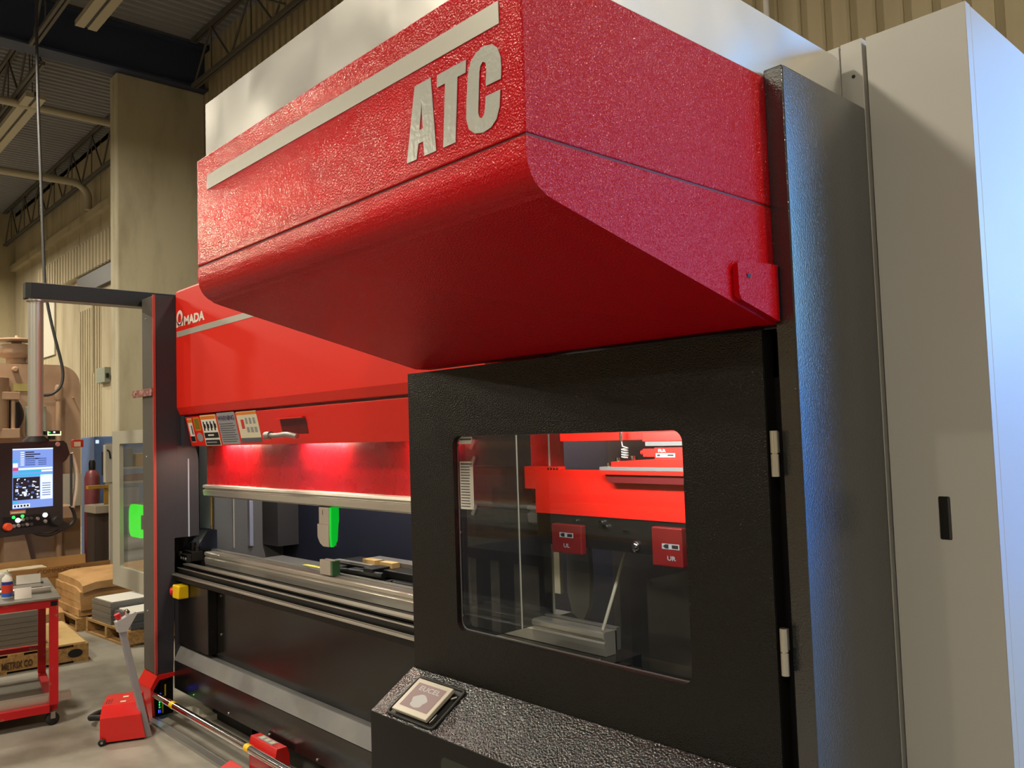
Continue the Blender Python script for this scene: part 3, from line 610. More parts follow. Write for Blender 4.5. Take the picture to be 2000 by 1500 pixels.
# rounded corners in metric space
L_ = math.hypot(.161, .097)
bez = [(x_, s_ / L_) for x_, s_ in rrect(-2.163, -1.932, .05 * L_, .87 * L_, .014, 5)]
bzi = [(x_, s_ / L_) for x_, s_ in rrect(-2.156, -1.939, .09 * L_, .83 * L_, .010, 5)]
n = len(bez); vs = [fnc(a, b, .0015) for a, b in bez] + [fnc(a, b, .006) for a, b in bez] + [fnc(a, b, .006) for a, b in bzi] + [fnc(a, b, .0015) for a, b in bzi]
m = MB(); m.add(vs, [(k * n + i, k * n + (i + 1) % n, (k + 1) * n + (i + 1) % n, (k + 1) * n + i) for k in range(3) for i in range(n)], True)
m.build('screen_bezel', RUB, con)
m = MB(); m.prism(bzi, fnc, .0014, .0018); m.build('screen_recess', BLK, con)
m = MB(); O = cp(-2.136, .12, .006); m.obox(O, (.168, 0, 0), (cp(0, .78) - cp(0, .12)), (cp(0, 0, .012) - cp(0, 0, 0)))
ts = m.build('touch_screen', mat('warm_grey_bezel', '#B4AC9C', .35), con, bevel=.002, label='small touch screen')
def cq(m, x0, x1, s0, s1, mt, d=.0186): m.add([cp(x0, s0, d), cp(x1, s0, d), cp(x1, s1, d), cp(x0, s1, d)], [(0, 1, 2, 3)], m=mt)
ROSE = emi('rose_display', '#C89C90', .35); CREAM = emi('cream_display', '#E8DCC8', .45)
m = MB(); cq(m, -2.118, -1.984, .22, .70, ROSE)
VV = (cp(0, 1) - cp(0, 0)).normalized()
m.text('EUCEL', cp(-2.098, .57, .0188), (1, 0, 0), VV, .023, m=CREAM, xs=1.5, bold=.02, depth=.0003)
m.add([cp(-2.055 + .032 * math.cos(a) * (1 + .15 * math.sin(5 * a)), .38 + .13 * math.sin(a), .0189) for a in [2 * PI * k / 20 for k in range(20)]], [tuple(range(20))], m=CREAM)
m.build('screen_image', ROSE, ts, label='pinkish lit display')
m = MB(); m.tube([cp(-1.962, .14, .006), cp(-1.952, .20, .012), cp(-1.958, .30, .008)], .002, 6); m.tube([cp(-1.955, .62, .010), cp(-1.945, .70, .006)], .003, 6); m.build('cable_clip', STEEL, con)
m = MB().prism(rrect(-1.884, -1.2, .40, .714, .02), xz, 1.4355, 1.4362); m.build('lower_window', mat('dull_green_glass', '#20241F', .3), con)
# inside of the enclosure
MB().box(-2.206, -2.201, 1.67, 2.22, .90, 1.615).build('side_partition', ACRY, T, label='smoked clear side partition')
m = MB().tube([(-2.203, 2.055, .90), (-2.203, 2.055, 1.615)], .004, 8); m.box(-2.208, -2.198, 2.215, 2.222, .90, 1.615); m.build('partition_edge', LGREY, T)
RC = MB().box(-2.087, -1.0, 2.03, 2.06, 1.318, 1.468); RC.box(-2.140, -1.965, 2.031, 2.059, 1.40, 1.478); 
rc = RC.build('carriage_plate', RED_L, T, bevel=.002, label='bright red carriage plate')
m = MB(); [m.lathe([(.004, 0), (.004, .001)], (-2.02 + k * .014, 2.0305, 1.470), (0, -1, 0), 8) for k in range(4)]; m.build('plate_holes', BLK, rc)
MB().box(-2.087, -1.0, 2.035, 2.09, 1.215, 1.3175).build('tool_clamp_beam', BLK, T, label='black clamp beam')
m = MB(); m.lathe([(.016, 0), (.018, .004), (.008, .010)], (-1.655, 2.033, 1.236), (0, -1, 0), 14); m.lathe([(.009, 0), (.009, .008)], (-1.79, 2.033, 1.300), (0, -1, 0), 10); m.lathe([(.008, 0), (.008, .008)], (-1.77, 2.033, 1.288), (0, -1, 0), 10)
m.lathe([(.006, 0), (.006, .006)], (-1.90, 2.033, 1.30), (0, -1, 0), 10); m.box(-1.70, -1.68, 2.028, 2.034, 1.280, 1.284); m.build('clamp_fittings', CHROME, T)
for (a, b, c, d, tx) in ((-1.990, -1.855, 1.195, 1.290, 'UL'), (-1.570, -1.46, 1.190, 1.305, 'UR')):
    s_ = MB().box(a, b, 2.005, 2.030, c, d).build('gripper_cover', mat('shaded_red_' + tx, (.13, .004, .005, 1), .4), T, bevel=.004, label='red cover with painted-in shade marked ' + tx)  # cover's red darkened to paint in the shade beneath
    m = MB().box(a + .038, a + .100, 2.0042, 2.005, c + .052, c + .068, WGREY); m.add([(a + .042, 2.004, c + .060), (a + .050, 2.004, c + .066), (a + .062, 2.004, c + .066), (a + .062, 2.004, c + .054), (a + .050, 2.004, c + .054)], [(0, 1, 2, 3, 4)], m=INK); m.box(a + .074, a + .096, 2.0036, 2.004, c + .055, c + .065, INK)
    m.text(tx, (a + .055, 2.005, c + .020), U3, V3, .018, m=WGREY, bold=.02, depth=.001, xs=1.3); m.build('marking', WGREY, s_)
m = MB().box(-1.950, -1.0, 2.02, 2.05, 1.563, 1.620); m.build('top_bar', RED_L, T, bevel=.002, label='bright red top bar')
m = MB().box(-1.59, -1.0, 2.005, 2.0195, 1.558, 1.588); m.build('cylinder_block', RED_L, T, bevel=.002)
MB().box(-1.58, -1.0, 2.006, 2.03, 1.545, 1.5575).build('cylinder_rail', GREY, T)
m = MB().box(-1.557, -1.0, 2.02, 2.05, 1.498, 1.540); fl = m.build('arm_block', RED_L, T, bevel=.001, label='red block marked FLR')
m = MB().text('FLR', (-1.543, 2.02, 1.5265), U3, V3, .0115, m=PAPER, xs=1.5, bold=.04, depth=.0008)
m.box(-1.552, -1.482, 2.0190, 2.020, 1.5105, 1.5225, PAPER)
for p5 in ([(-1.549, 1.5165), (-1.545, 1.5195), (-1.536, 1.5195), (-1.536, 1.5135), (-1.545, 1.5135)], [(-1.485, 1.5165), (-1.490, 1.5200), (-1.490, 1.5190), (-1.509, 1.5190), (-1.509, 1.5140), (-1.490, 1.5140), (-1.490, 1.5130)]):
    m.add([(a, 2.0186, b) for a, b in p5], [tuple(range(len(p5)))], m=INK)
m.box(-1.534, -1.530, 2.0186, 2.019, 1.516, 1.517, INK); m.box(-1.5325, -1.5315, 2.0186, 2.019, 1.5145, 1.5185, INK); m.box(-1.517, -1.513, 2.0186, 2.019, 1.516, 1.517, INK)
m.build('marking', PAPER, fl)
m = MB().box(-1.602, -1.5575, 2.022, 2.046, 1.512, 1.536); m.lathe([(.007, 0), (.007, .012)], (-1.605, 2.034, 1.525), (-1, 0, 0), 10); m.build('arm_link', RED_L, T)
m = MB().prism([(-1.712, 1.482), (-1.712, 1.497), (-1.56, 1.505), (-1.0, 1.505), (-1.0, 1.482)], xz, 2.0, 2.05); m.build('red_slide', RED_L, T, bevel=.001)
MB().box(-1.757, -1.0, 1.995, 2.055, 1.4705, 1.4815).build('grey_slide', GREY, T, label='grey slide plate')
m = MB().prism([(-1.757, 1.4695), (-1.0, 1.4695), (-1.0, 1.458), (-1.745, 1.458)], xz, 1.99, 2.029); m.build('lower_slide', RED_L, T)
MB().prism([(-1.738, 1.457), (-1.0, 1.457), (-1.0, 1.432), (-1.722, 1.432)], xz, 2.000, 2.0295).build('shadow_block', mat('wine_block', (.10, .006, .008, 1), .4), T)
m = MB(); [m.lathe([(.009, 0), (.009, .012)], p, (0, 0, 1), 12) for p in ((-1.735, 2.015, 1.4815), (-1.695, 2.015, 1.498), (-1.635, 2.015, 1.503))]; m.build('slide_bolt', CHROME, T)
# coiled cable
cc = [(-1.665, 2.0, 1.592), (-1.665, 1.998, 1.565), (-1.662, 1.998, 1.545)] + [(-1.655 + .010 * math.cos(a), 2.0 + .010 * math.sin(a), 1.540 - .030 * a / (8 * PI)) for a in [k * PI / 6 for k in range(49)]]
m = MB().tube(cc, .0022, 6)
m.build('coiled_cable', mat('grey_cable', '#9A9A98', .4), T, label='coiled grey cable')
MB().lathe([(.006, 0), (.006, .028)], (-1.665, 1.998, 1.560), (0, 0, 1), 10).build('cable_gland', CHROME, T)
# uprights and rods behind
m = MB().box(-2.33, -2.245, 2.30, 2.32, .98, 1.30); m.build('pale_upright', LGREY, T, label='pale grey upright strip')
m = MB().prism([(-2.150, .93), (-2.10, .90), (-2.065, .96), (-2.055, 1.05), (-2.06, 1.22), (-2.17, 1.22), (-2.17, 1.0)], xz, 2.26, 2.28); m.build('curved_frame_edge', GREY, T, label='curved grey frame edge')
MB().tube([(-1.79, 2.16, 1.22), (-1.86, 2.10, .94)], .006, 8).build('pressure_rod', LGREY, T)
MB().box(-2.24, -1.0, 2.60, 2.62, .71, 1.75).build('inner_back_panel', GREYD, T, label='dark inner back panel')
m = MB().box(-1.79, -1.0, 2.05, 2.09, .80, .835); m.box(-1.79, -1.0, 1.99, 2.0, .70, .706); m.build('transfer_rail', STEEL, T, label='steel transfer rail')
m = MB(); random.seed(3)
for k in range(16): a = -1.84 + random.random() * .75; b = 1.98 + random.random() * .12; m.box(a, a + .03 + random.random() * .05, b, b + .04, .72 + random.random() * .04, .78 + random.random() * .07)
m.build('transfer_fittings', BLK, T, bevel=.004)
m = MB(); [m.lathe([(.005, 0), (.005, .008)], (a, 2.02, c), (0, -1, 0), 8) for a, c in ((-1.80, .87), (-1.70, .865), (-1.83, .835), (-1.75, .83), (-1.45, .82))]; m.build('fitting_bolt', CHROME, T)
ld = D.lights.new('enclosure_light', 'AREA'); ld.shape = 'RECTANGLE'; ld.size = .7; ld.size_y = .05; ld.energy = 8.5; ld.color = (1, .95, .9)
lo = D.objects.new('enclosure_light', ld); COL.objects.link(lo); lo.parent = T; lo.location = Vector((-1.45, 1.70, 1.665)) - org(T); lo.rotation_euler = (math.radians(62), 0, 0)
MB().box(-1.80, -1.1, 1.67, 1.698, 1.66, 1.695).build('enclosure_lamp', BLK, T); MB().box(-2.21, -.92, 1.666, 2.55, 1.775, 1.80).build('light_block_plate', BLK, T)  # unseen top plate added to stop light leaking under the hood
# lists taped inside the window
def sheet(z0, z1, label):
    t = thing('taped_list', (-1.96, 1.618, z0), label, 'paper')
    m = MB().box(-1.992, -1.930, 1.6195, 1.6202, z0, z1, PAPER); k = z1 - .008
    m.box(-1.988, -1.934, 1.6190, 1.6195, z1 - .010, z1 - .005, LINE); k = z1 - .018
    while k > z0 + .004: m.box(-1.988, -1.948 + .004 * random.random(), 1.6190, 1.6195, k, k + .003, LINE); k -= .0085
    m.build('printed_sheet', PAPER, t)
    m = MB()
    for zz_ in (z0, z1) if z1 - z0 > .08 else (z0,): m.add([(-1.945, 1.6186, zz_ - .014), (-1.932, 1.6186, zz_ - .018), (-1.914, 1.6186, zz_ + .012), (-1.926, 1.6186, zz_ + .018)], [(0, 1, 2, 3)])
    m.build('clear_tape', TAPE, t)
sheet(1.371, 1.515, 'long white printed list taped inside the door window')
sheet(1.568, 1.5895, 'short white slip taped at the top left of the door window')

# ================================================================== STORAGE CABINET
T = thing('storage_cabinet', (-.75, 2.6, 0), 'tall pale grey cabinet with recessed pull at the right edge', 'cabinet')
m = MB(); hole = [(-.733, 1.421), (-.758, 1.421), (-.758, 1.321), (-.733, 1.321)]
hole = rrect(-.758, -.731, 1.322, 1.421, .004, 3)
frame(m, [(-.6345, 2.546), (-.862, 2.546), (-.862, .02), (-.6345, .02)], hole, xz, 2.030, 2.034); m.box(-.6342, -.6335, 2.0300, 2.0604, .02, 2.546)
dr = m.build('door', CAB, T, label='pale grey cabinet door')
m = MB().box(-.760, -.729, 2.0345, 2.060, 1.320, 1.423, BLK); m.build('pull_recess', BLK, dr)
MB().box(-.738, -.7325, 2.0325, 2.034, 1.324, 1.419).build('recess_edge', GREYD, dr)
MB().box(-.862, -.6335, 2.0605, 3.4, .02, 2.546).build('body', CAB, T, bevel=.003)
m = MB().box(-.862, -.6345, 2.0345, 2.0604, 1.4235, 2.546); m.box(-.862, -.6345, 2.0345, 2.0604, .02, 1.3195); m.build('door_core', CAB, T)
m = MB().box(-.85, -.65, 2.1, 3.3, 0, .02); m.build('plinth', BLK, T)
T = thing('filler_panel', (-.92, 2.03, 0), 'narrow grey filler panel between the shroud and the pale cabinet', 'panel')
m = MB().box(-.927, -.873, 2.030, 2.06, 0, 2.55); m.box(-.985, -.931, 2.030, 2.06, 0, 2.548); m.box(-.9309, -.9271, 2.034, 2.06, 0, 2.54); m.build('panel_sheet', CAB, T, bevel=.0015)
MB().lathe([(.0045, 0), (.0045, .001)], (-.897, 2.0295, 2.459), (0, -1, 0), 8).build('bolt_hole', BLK, T)

# ================================================================== CONTROL PENDANT
T = thing('control_pendant', (-5.36, 1.235, 0), 'black machine controller with lit screen hanging on a silver pole and arm', 'controller')
m = MB().prism([(-5.41, 1.21), (-5.39, 1.185), (-5.33, 1.185), (-5.31, 1.21), (-5.31, 2.16), (-5.41, 2.16)], xy, 2.452, 2.540); arm = m.build('swing_arm', mat('blue_black_arm', (.007, .0085, .0092, 1), .45), T, bevel=.004, label='blue-black swing arm')
MB().box(-5.408, -5.312, 1.205, 2.155, 2.5402, 2.5425).build('arm_top', LGREY, arm)
MB().box(-5.40, -5.32, 1.20, 2.155, 2.4465, 2.4515).build('arm_underside', LGREY, arm)
m = MB().lathe([(.052, 0), (.052, .008)], (-5.36, 1.245, 2.438)); m.build('pole_flange', ALU, T)
MB().tube([(-5.36, 1.245, 1.655), (-5.36, 1.245, 2.438)], .0395, 28).build('pole', mat('satin_aluminium', (.50, .49, .46, 1), .38, metal=.6), T, label='satin aluminium pole')
MB().lathe([(.068, 0), (.066, .012), (.045, .030), (.043, .034)], (-5.36, 1.245, 1.628)).build('pole_collar', RUB, T)
MO, MT, MN = Vector((-5.30, 1.235, 0)), Vector((-.186, .9825, 0)), Vector((.9825, .186, 0))
def mp(t_, z, d=0): v = MO + MT * t_ + MN * d; return (v.x, v.y, z)
m = MB(); m.prism([(-.30, 1.626), (.150, 1.632), (.168, 1.615), (.185, 1.555), (.165, 1.52), (.145, 1.505), (.145, 1.17), (.185, 1.15), (.165, 1.125), (.02, 1.118), (-.30, 1.110)], mp, -.10, 0)
mon = m.build('monitor_housing', mat('black_housing', (.014, .014, .015, 1), .45), T, bevel=.004, label='black monitor housing')
m = MB()
def mq(t0, t1, z0, z1, mt, d=.0008): m.add([mp(t0, z0, d), mp(t1, z0, d), mp(t1, z1, d), mp(t0, z1, d)], [(0, 1, 2, 3)], m=mt)
sx = lambda px: -.19 + px * .00277
sz = lambda py: 1.63 - (py - 864) * .00277
sx5 = lambda a: sx(a / 5.0); sz5 = lambda b: sz(820 + b / 5.0)
mq(sx5(115), sx5(505), sz5(885), sz5(285), E_S['blue'])
mq(sx5(115), sx5(505), sz5(298), sz5(285), E_S['pale'], .0012)
for k in range(4):
    yb_ = 318 + k * 22
    mq(sx5(190), sx5(225), sz5(yb_ + 10), sz5(yb_), E_S['pale'], .0012); mq(sx5(235), sx5(320 + 60 * (k % 2)), sz5(yb_ + 11), sz5(yb_), E_S['dark'], .0012)
for k in range(4):
    yb_ = 385 + k * 20
    mq(sx5(190), sx5(225), sz5(yb_ + 9), sz5(yb_), E_S['pale'], .0012); mq(sx5(235), sx5(330), sz5(yb_ + 11), sz5(yb_), E_S['mid'], .0012); mq(sx5(360), sx5(440), sz5(yb_ + 11), sz5(yb_), E_S['mid'], .0012)
mq(sx5(118), sx5(165), sz5(420), sz5(400), E_S['cyan'], .0012); mq(sx5(118), sx5(165), sz5(472), sz5(430), E_S['pale'], .0012); mq(sx5(118), sx5(170), sz5(505), sz5(478), E_S['red'], .0014)
mq(sx5(118), sx5(500), sz5(500), sz5(480), E_S['pale'], .0012); mq(sx5(170), sx5(500), sz5(528), sz5(505), E_S['cyan'], .0012); mq(sx5(390), sx5(500), sz5(526), sz5(508), E_S['pale'], .0014); mq(sx5(118), sx5(500), sz5(565), sz5(545), E_S['cyan'], .0012)
mq(sx5(120), sx5(375), sz5(800), sz5(575), E_S['dark'], .0012)
random.seed(11)
for k in range(46):
    a = 125 + random.random() * 225; b = 580 + random.random() * 200; w = 8 + random.random() * 26; h = 6 + random.random() * 16
    mq(sx5(a), sx5(min(a + w, 372)), sz5(b + h), sz5(b), E_S['pale' if k % 3 else 'mid'], .0016)
mq(sx5(380), sx5(500), sz5(805), sz5(555), E_S['pale'], .0012)
for k in range(6): mq(sx5(398), sx5(480), sz5(640 + k * 24 + 8), sz5(640 + k * 24), E_S['mid'], .0016)
mq(sx5(118), sx5(160), sz5(830), sz5(808), E_S['cyan'], .0014); mq(sx5(118), sx5(280), sz5(875), sz5(840), E_S['pale'], .0014)
for k in range(5): mq(sx5(130 + k * 30), sx5(148 + k * 30), sz5(868), sz5(848), E_S['dark'], .0018)
m.build('screen', E_S['blue'], mon, label='lit blue and white screen')
m = MB(); mq(sx5(25), sx5(475), sz5(1075), sz5(955), mat('button_panel_black', (.004, .004, .004, 1), .3), .0008); m.build('button_panel', BLK, mon)
def knob(t_, z, r, h, mt, name, lb=None):
    return MB().lathe([(r, 0), (r, h * .7), (r * .8, h)], mp(t_, z, .001), MN, 16).build(name, mt, mon, label=lb)
knob(sx5(65), sz5(1052), .022, .03, mat('orange_stop_button', '#E0502A', .4), 'stop_button', 'orange-red stop button')
for a, b in ((125, 965), (208, 960)): knob(sx5(a), sz5(b), .008, .006, E_GRN2, 'green_button', 'lit green button')
for a, b in ((165, 998), (425, 970)): knob(sx5(a), sz5(b), .013, .008, emi('white_button', '#FFFFFF', 1.6), 'white_button', 'lit white button')
for a, b in ((125, 1052), (168, 1050), (210, 995), (248, 1048), (425, 1035), (350, 1000)): knob(sx5(a), sz5(b), .010, .012, STEEL, 'push_button')
for a, b in ((250, 990), (290, 990), (210, 1050), (290, 1050)): knob(sx5(a), sz5(b), .009, .01, GREYD, 'dark_button')
knob(sx5(535), sz5(1040), .030, .03, RUB, 'jog_dial', 'large black dial')
knob(sx5(552), sz5(252), .014, .004, PINK, 'emblem')
m = MB()
mq(sx5(92), sx5(240), sz5(935), sz5(897), mat('red_cream_sticker', '#B0685A', .5), .0012); mq(sx5(100), sx5(232), sz5(928), sz5(912), WCRM, .0016)
m.text('AMADA', mp(sx5(112), sz5(268), .001), MT, (0, 0, 1), .010, m=LINE, xs=1.3, depth=.0004)
m.build('sticker', WCRM, mon)
# hoses, warm sign and signal lamp on the pendant
def hz_(a, b, d=-.01): return mp(sx5(a), sz5(b), d)
MB().tube([hz_(695, 350), hz_(725, 420), hz_(748, 520), hz_(755, 620), hz_(745, 740), hz_(725, 840), hz_(705, 920)], .014, 12).build('grab_handle', mat('light_grey_hose', '#CFCABA', .5), T, label='curved light grey grab handle')
MB().tube([hz_(690, 900), hz_(720, 960), hz_(735, 1040), hz_(700, 1100), hz_(600, 1140), hz_(480, 1180), hz_(380, 1165), hz_(310, 1130)], .010, 10).build('black_cable', RUB, T, label='looping black cable')
MB().tube([hz_(690, 350, .0), hz_(690, 900, .0)], .007, 8).build('side_rail', GREYD, T)
m = MB(); m.obox(mp(sx5(740), sz5(290), -.06), MT * .060, Vector((0, 0, .045)), MN * .03); wf = m.build('red_cream_tag', mat('red_tag', '#B03020', .4), T, bevel=.003)
m = MB(); mq(sx5(745), sx5(815), sz5(282), sz5(230), WCRM, -.028); m.build('tag_face', WCRM, wf)
m = MB(); O = Vector(mp(sx5(450), sz5(150), -.06)); m.obox(O, MT * .078, Vector((0, 0, .024)), MN * .05); sg = m.build('scanner_lamp', RUB, T, bevel=.006, label='small black lamp unit with lit rim')
e1 = emi('lime_rim', '#E8FFB0', 1.3)
m = MB(); mq(sx5(458), sx5(595), sz5(160), sz5(146), e1, -.008); mq(sx5(458), sx5(468), sz5(146), sz5(115), e1, -.008); mq(sx5(585), sx5(595), sz5(146), sz5(115), e1, -.008); mq(sx5(515), sx5(535), sz5(134), sz5(116), E_S['pale'], -.007); mq(sx5(472), sx5(484), sz5(134), sz5(120), E_GRN2, -.007); m.build('lit_rim', e1, sg)
m = MB().tube([mp(sx5(520), sz5(152), -.035), mp(sx5(520), sz5(200), -.035)], .02, 10); m.build('lamp_stem', RUB, sg)

# ================================================================== GUARD DOOR
T = thing('guard_door', (-5.65, 1.88, .6), 'pale grey framed guard door standing open left of the post', 'guard door')
def gf(a, b, d): return (a, d, b)
m = MB(); g0, g1 = -6.045, -5.30; inn = rrect(-5.90, -5.37, .79, 1.605, .015, 3)
frame(m, [(g1, 1.69), (g0, 1.69), (g0, .66), (g1, .66)], inn, xz, 1.870, 1.895); m.build('frame', LGREY, T, bevel=.002, label='pale grey frame')
MB().box(-5.935, -5.365, 1.8952, 1.8985, .77, 1.61).build('pane', GUARDG, T, label='hazy clear pane')
gl = MB(); gl.prism(rrect(-5.735, -5.60, 1.12, 1.30, .03), xz, 1.930, 1.945)
t = thing('green_lamp', (-5.75, 1.94, .99), 'glowing green safety lamp seen behind the guard door pane', 'lamp')
gl = MB().prism(rrect(-5.905, -5.62, .985, 1.20, .06), xz, 1.930, 1.946); gl.build('lens', E_GRN, t, label='green lens')
MB().box(-5.60, -5.46, 1.905, 1.96, 1.05, 1.14).build('lamp_body', BLK, t)
t.parent = None

# ================================================================== FOOT SWITCH by the bar, PEDAL STAND
T = thing('foot_switch', (-3.72, 1.74, 0), 'low red foot switch box beside the chrome foot rail', 'foot switch')
m = MB().prism([(1.835, 0), (1.835, .13), (1.845, .172), (1.895, .172), (1.908, .13), (1.908, 0)], yz, -3.93, -3.66); m.build('cover', RED_S, T, bevel=.003, label='red cover')
m = MB().box(-3.88, -3.73, 1.852, 1.888, .1722, .1732, WGREY)
for k in range(3): m.box(-3.87 + k * .05, -3.84 + k * .05, 1.858, 1.882, .1732, .1736, WCRM)
m.build('label_plate', WGREY, T)
m = MB().prism([(1.70, 0), (1.68, .06), (1.745, .085), (1.745, 0)], yz, -3.93, -3.66); m.build('pedal_shroud', RED_S, T, bevel=.004)
T = thing('pedal_stand', (-4.95, 1.52, 0), 'red box pedal with a tall grey handle post in front of the machine', 'foot pedal')
# box: bottom front-left (-4.866,1.436), front-right (-4.773,1.64)
A_, B2 = Vector((-4.866, 1.436, .012)), Vector((-4.775, 1.640, .012)); Uu = B2 - A_; Nn = Vector((-Uu.y, Uu.x, 0)).normalized()  # Nn away from camera
Nn = Nn if Nn.x < 0 else -Nn
hU = Uu.normalized()
V8 = [A_, B2, B2 + Nn * .27, A_ + Nn * .27]
tp = [A_ + Vector((0, 0, .128)) + hU * .0, B2 + Vector((0, 0, .128)) - hU * .022]
tt = [A_ + Nn * .06 + Vector((0, 0, .178)) + hU * .004, B2 + Nn * .06 + Vector((0, 0, .178)) - hU * .035]
tb = [A_ + Nn * .27 + Vector((0, 0, .178)) + hU * .004, B2 + Nn * .27 + Vector((0, 0, .178)) - hU * .035]
vs = V8 + tp + tt + tb
m = MB().add(vs, [(0, 1, 5, 4), (4, 5, 7, 6), (6, 7, 9, 8), (0, 4, 6, 8, 3), (1, 2, 9, 7, 5), (3, 8, 9, 2), (0, 3, 2, 1)]); bx = m.build('box', RED_S, T, bevel=.002, label='red sheet metal box')
m = MB()
for i in range(4):
    for j in range(3):
        p = tt[0] + hU * (.012 + j * .012) + Nn * (.03 + i * .022) + Vector((0, 0, .0006)); m.add([p, p + hU * .006, p + hU * .006 + Nn * .01, p + Nn * .01], [(0, 1, 2, 3)])
m.build('vent_slots', BLK, bx)
m = MB(); 
for k, (a, b) in enumerate(((.085, .03), (.09, .12))): p = tt[0] + hU * a + Nn * b + Vector((0, 0, .0008)); m.add([p, p + hU * .028, p + hU * .028 + Nn * .025, p + Nn * .025], [(0, 1, 2, 3)])
m.build('sticker', WCRM, bx)
wc = A_ + hU * .012 - Nn * .004; wc.z = .019
m = MB().lathe([(.007, 0), (.019, .002), (.019, .012), (.007, .014)], wc, -Nn, 18); wl = m.build('wheel', RUB, T); MB().lathe([(.006, .0145), (.006, .016)], wc, -Nn, 12).build('hub', STEEL, wl)
# grey post leaning
p0, p1 = Vector((-4.80, 1.668, .0)), Vector((-4.80, 1.535, .60))
m = MB().obox(p0 + Vector((0, -.017, 0)), (0, .034, 0), p1 - p0, (-.03, 0, 0)); m.build('post', mat('grey_post_paint', '#8E8E94', .45), T, bevel=.003, label='grey handle post')
m = MB().prism([(1.513, .59), (1.499, .648), (1.600, .688), (1.608, .676), (1.595, .655), (1.556, .59)], yz, -4.835, -4.795); hd = m.build('head', mat('pale_grey_head', '#A6A6A8', .4), T, bevel=.003)
MB().lathe([(.012, 0), (.016, .02), (.016, .03)], (-4.815, 1.520, .660), (0, -.37, .93), 14).build('red_button', REDB, hd, label='red button')
m = MB().lathe([(.012, 0), (.017, .012), (.010, .03)], (-4.815, 1.565, .676), (0, -.37, .93), 14); m.build('chrome_button', CHROME, hd, label='chrome button guard')
hs = [V8[3] + hU * .03 + Vector((0, 0, .05)), V8[3] + hU * -.05 + Nn * .03 + Vector((0, 0, .05)), V8[3] + hU * -.10 + Nn * .12 + Vector((0, 0, .03)), V8[3] + hU * -.05 + Nn * .24 + Vector((0, 0, .022)), V8[3] + hU * .10 + Nn * .26 + Vector((0, 0, .022)), V8[3] + hU * .3 + Nn * .22 + Vector((0, 0, .022))]
MB().tube(hs, .016, 12).build('hose', RUB, T, label='black hose')
# floor track
t = MB().box(-5.08, -1.9, 1.752, 1.802, 0, .012); t.box(-5.08, -1.9, 1.752, 1.757, .012, .016); t.box(-5.08, -1.9, 1.797, 1.802, .012, .016)
tag(t.build('floor_track', STEEL, loc=(-3.5, 1.78, 0)), 'long steel floor track below the chrome foot rail', 'track')

# ================================================================== TOOL CART
CO = Vector((-5.41, 1.375, 0)); CU = Vector((-.987, .16, 0)); CV = Vector((-.16, -.987, 0)); CZ = Vector((0, 0, 1))
def cb(m, u0, u1, v0, v1, z0, z1, mt=None): return m.obox(CO + CU * u0 + CV * v0 + CZ * z0, CU * (u1 - u0), CV * (v1 - v0), CZ * (z1 - z0), m=mt)
T = thing('tool_cart', tuple(CO), 'red steel shop cart with grey top at the left edge', 'cart')
m = MB(); cb(m, -.01, .88, -.012, 1.22, .718, .728); m.build('top', mat('scuffed_zinc_top', '#8A8880', .4, metal=.4, var=('#6A6862', 5, .45, .7)), T, label='scuffed grey steel top')
m = MB(); cb(m, 0, .045, .0, 1.2, .672, .716); cb(m, .83, .87, .0, 1.2, .672, .716); cb(m, .0455, .83, 0, .045, .672, .716); cb(m, .0455, .83, 1.155, 1.2, .672, .716); m.build('top_frame', RED_W, T)
m = MB(); cb(m, -.001, 0.0, .006, .040, .680, .708); m.build('tube_end', BLK, T)
m = MB(); cb(m, 0, .045, .045, 1.2, .078, .120); cb(m, .83, .87, .045, 1.155, .27, .30); cb(m, .0455, .83, 0, .045, .078, .12); m.build('lower_frame', RED_W, T)
m = MB(); cb(m, .045, .83, .045, 1.155, .085, .092); m.build('lower_shelf', mat('zinc_shelf', '#77756E', .4, metal=.4), T)
for u, v in ((0, 0), (.825, 0), (0, 1.155), (.825, 1.155)):
    m = MB(); cb(m, u, u + .045, v, v + .045, .12 if u == 0 or v == 0 else .12, .672); m.build('leg', RED_W, T)
for u, v in ((.03, .03), (.84, .03), (.03, 1.16), (.84, 1.16)):
    c = CO + CU * u + CV * v; m = MB().lathe([(.012, 0), (.036, .002), (.036, .028), (.012, .03)], c + Vector((-.015, 0, .036)), (1, 0, 0), 18); w_ = m.build('caster', RUB, T)
    MB().box(c.x - .022, c.x + .022, c.y - .012, c.y + .012, .04, .078).build('fork', STEEL, w_)
m = MB(); cb(m, .05, .11, -.07, 1.1, .1205, .165); t = m.build('metal_channel', ALU, loc=tuple(CO + CZ * .1205), bevel=.002); tag(t, 'long aluminium bar lying on the lower shelf of the red cart', 'metal bar')
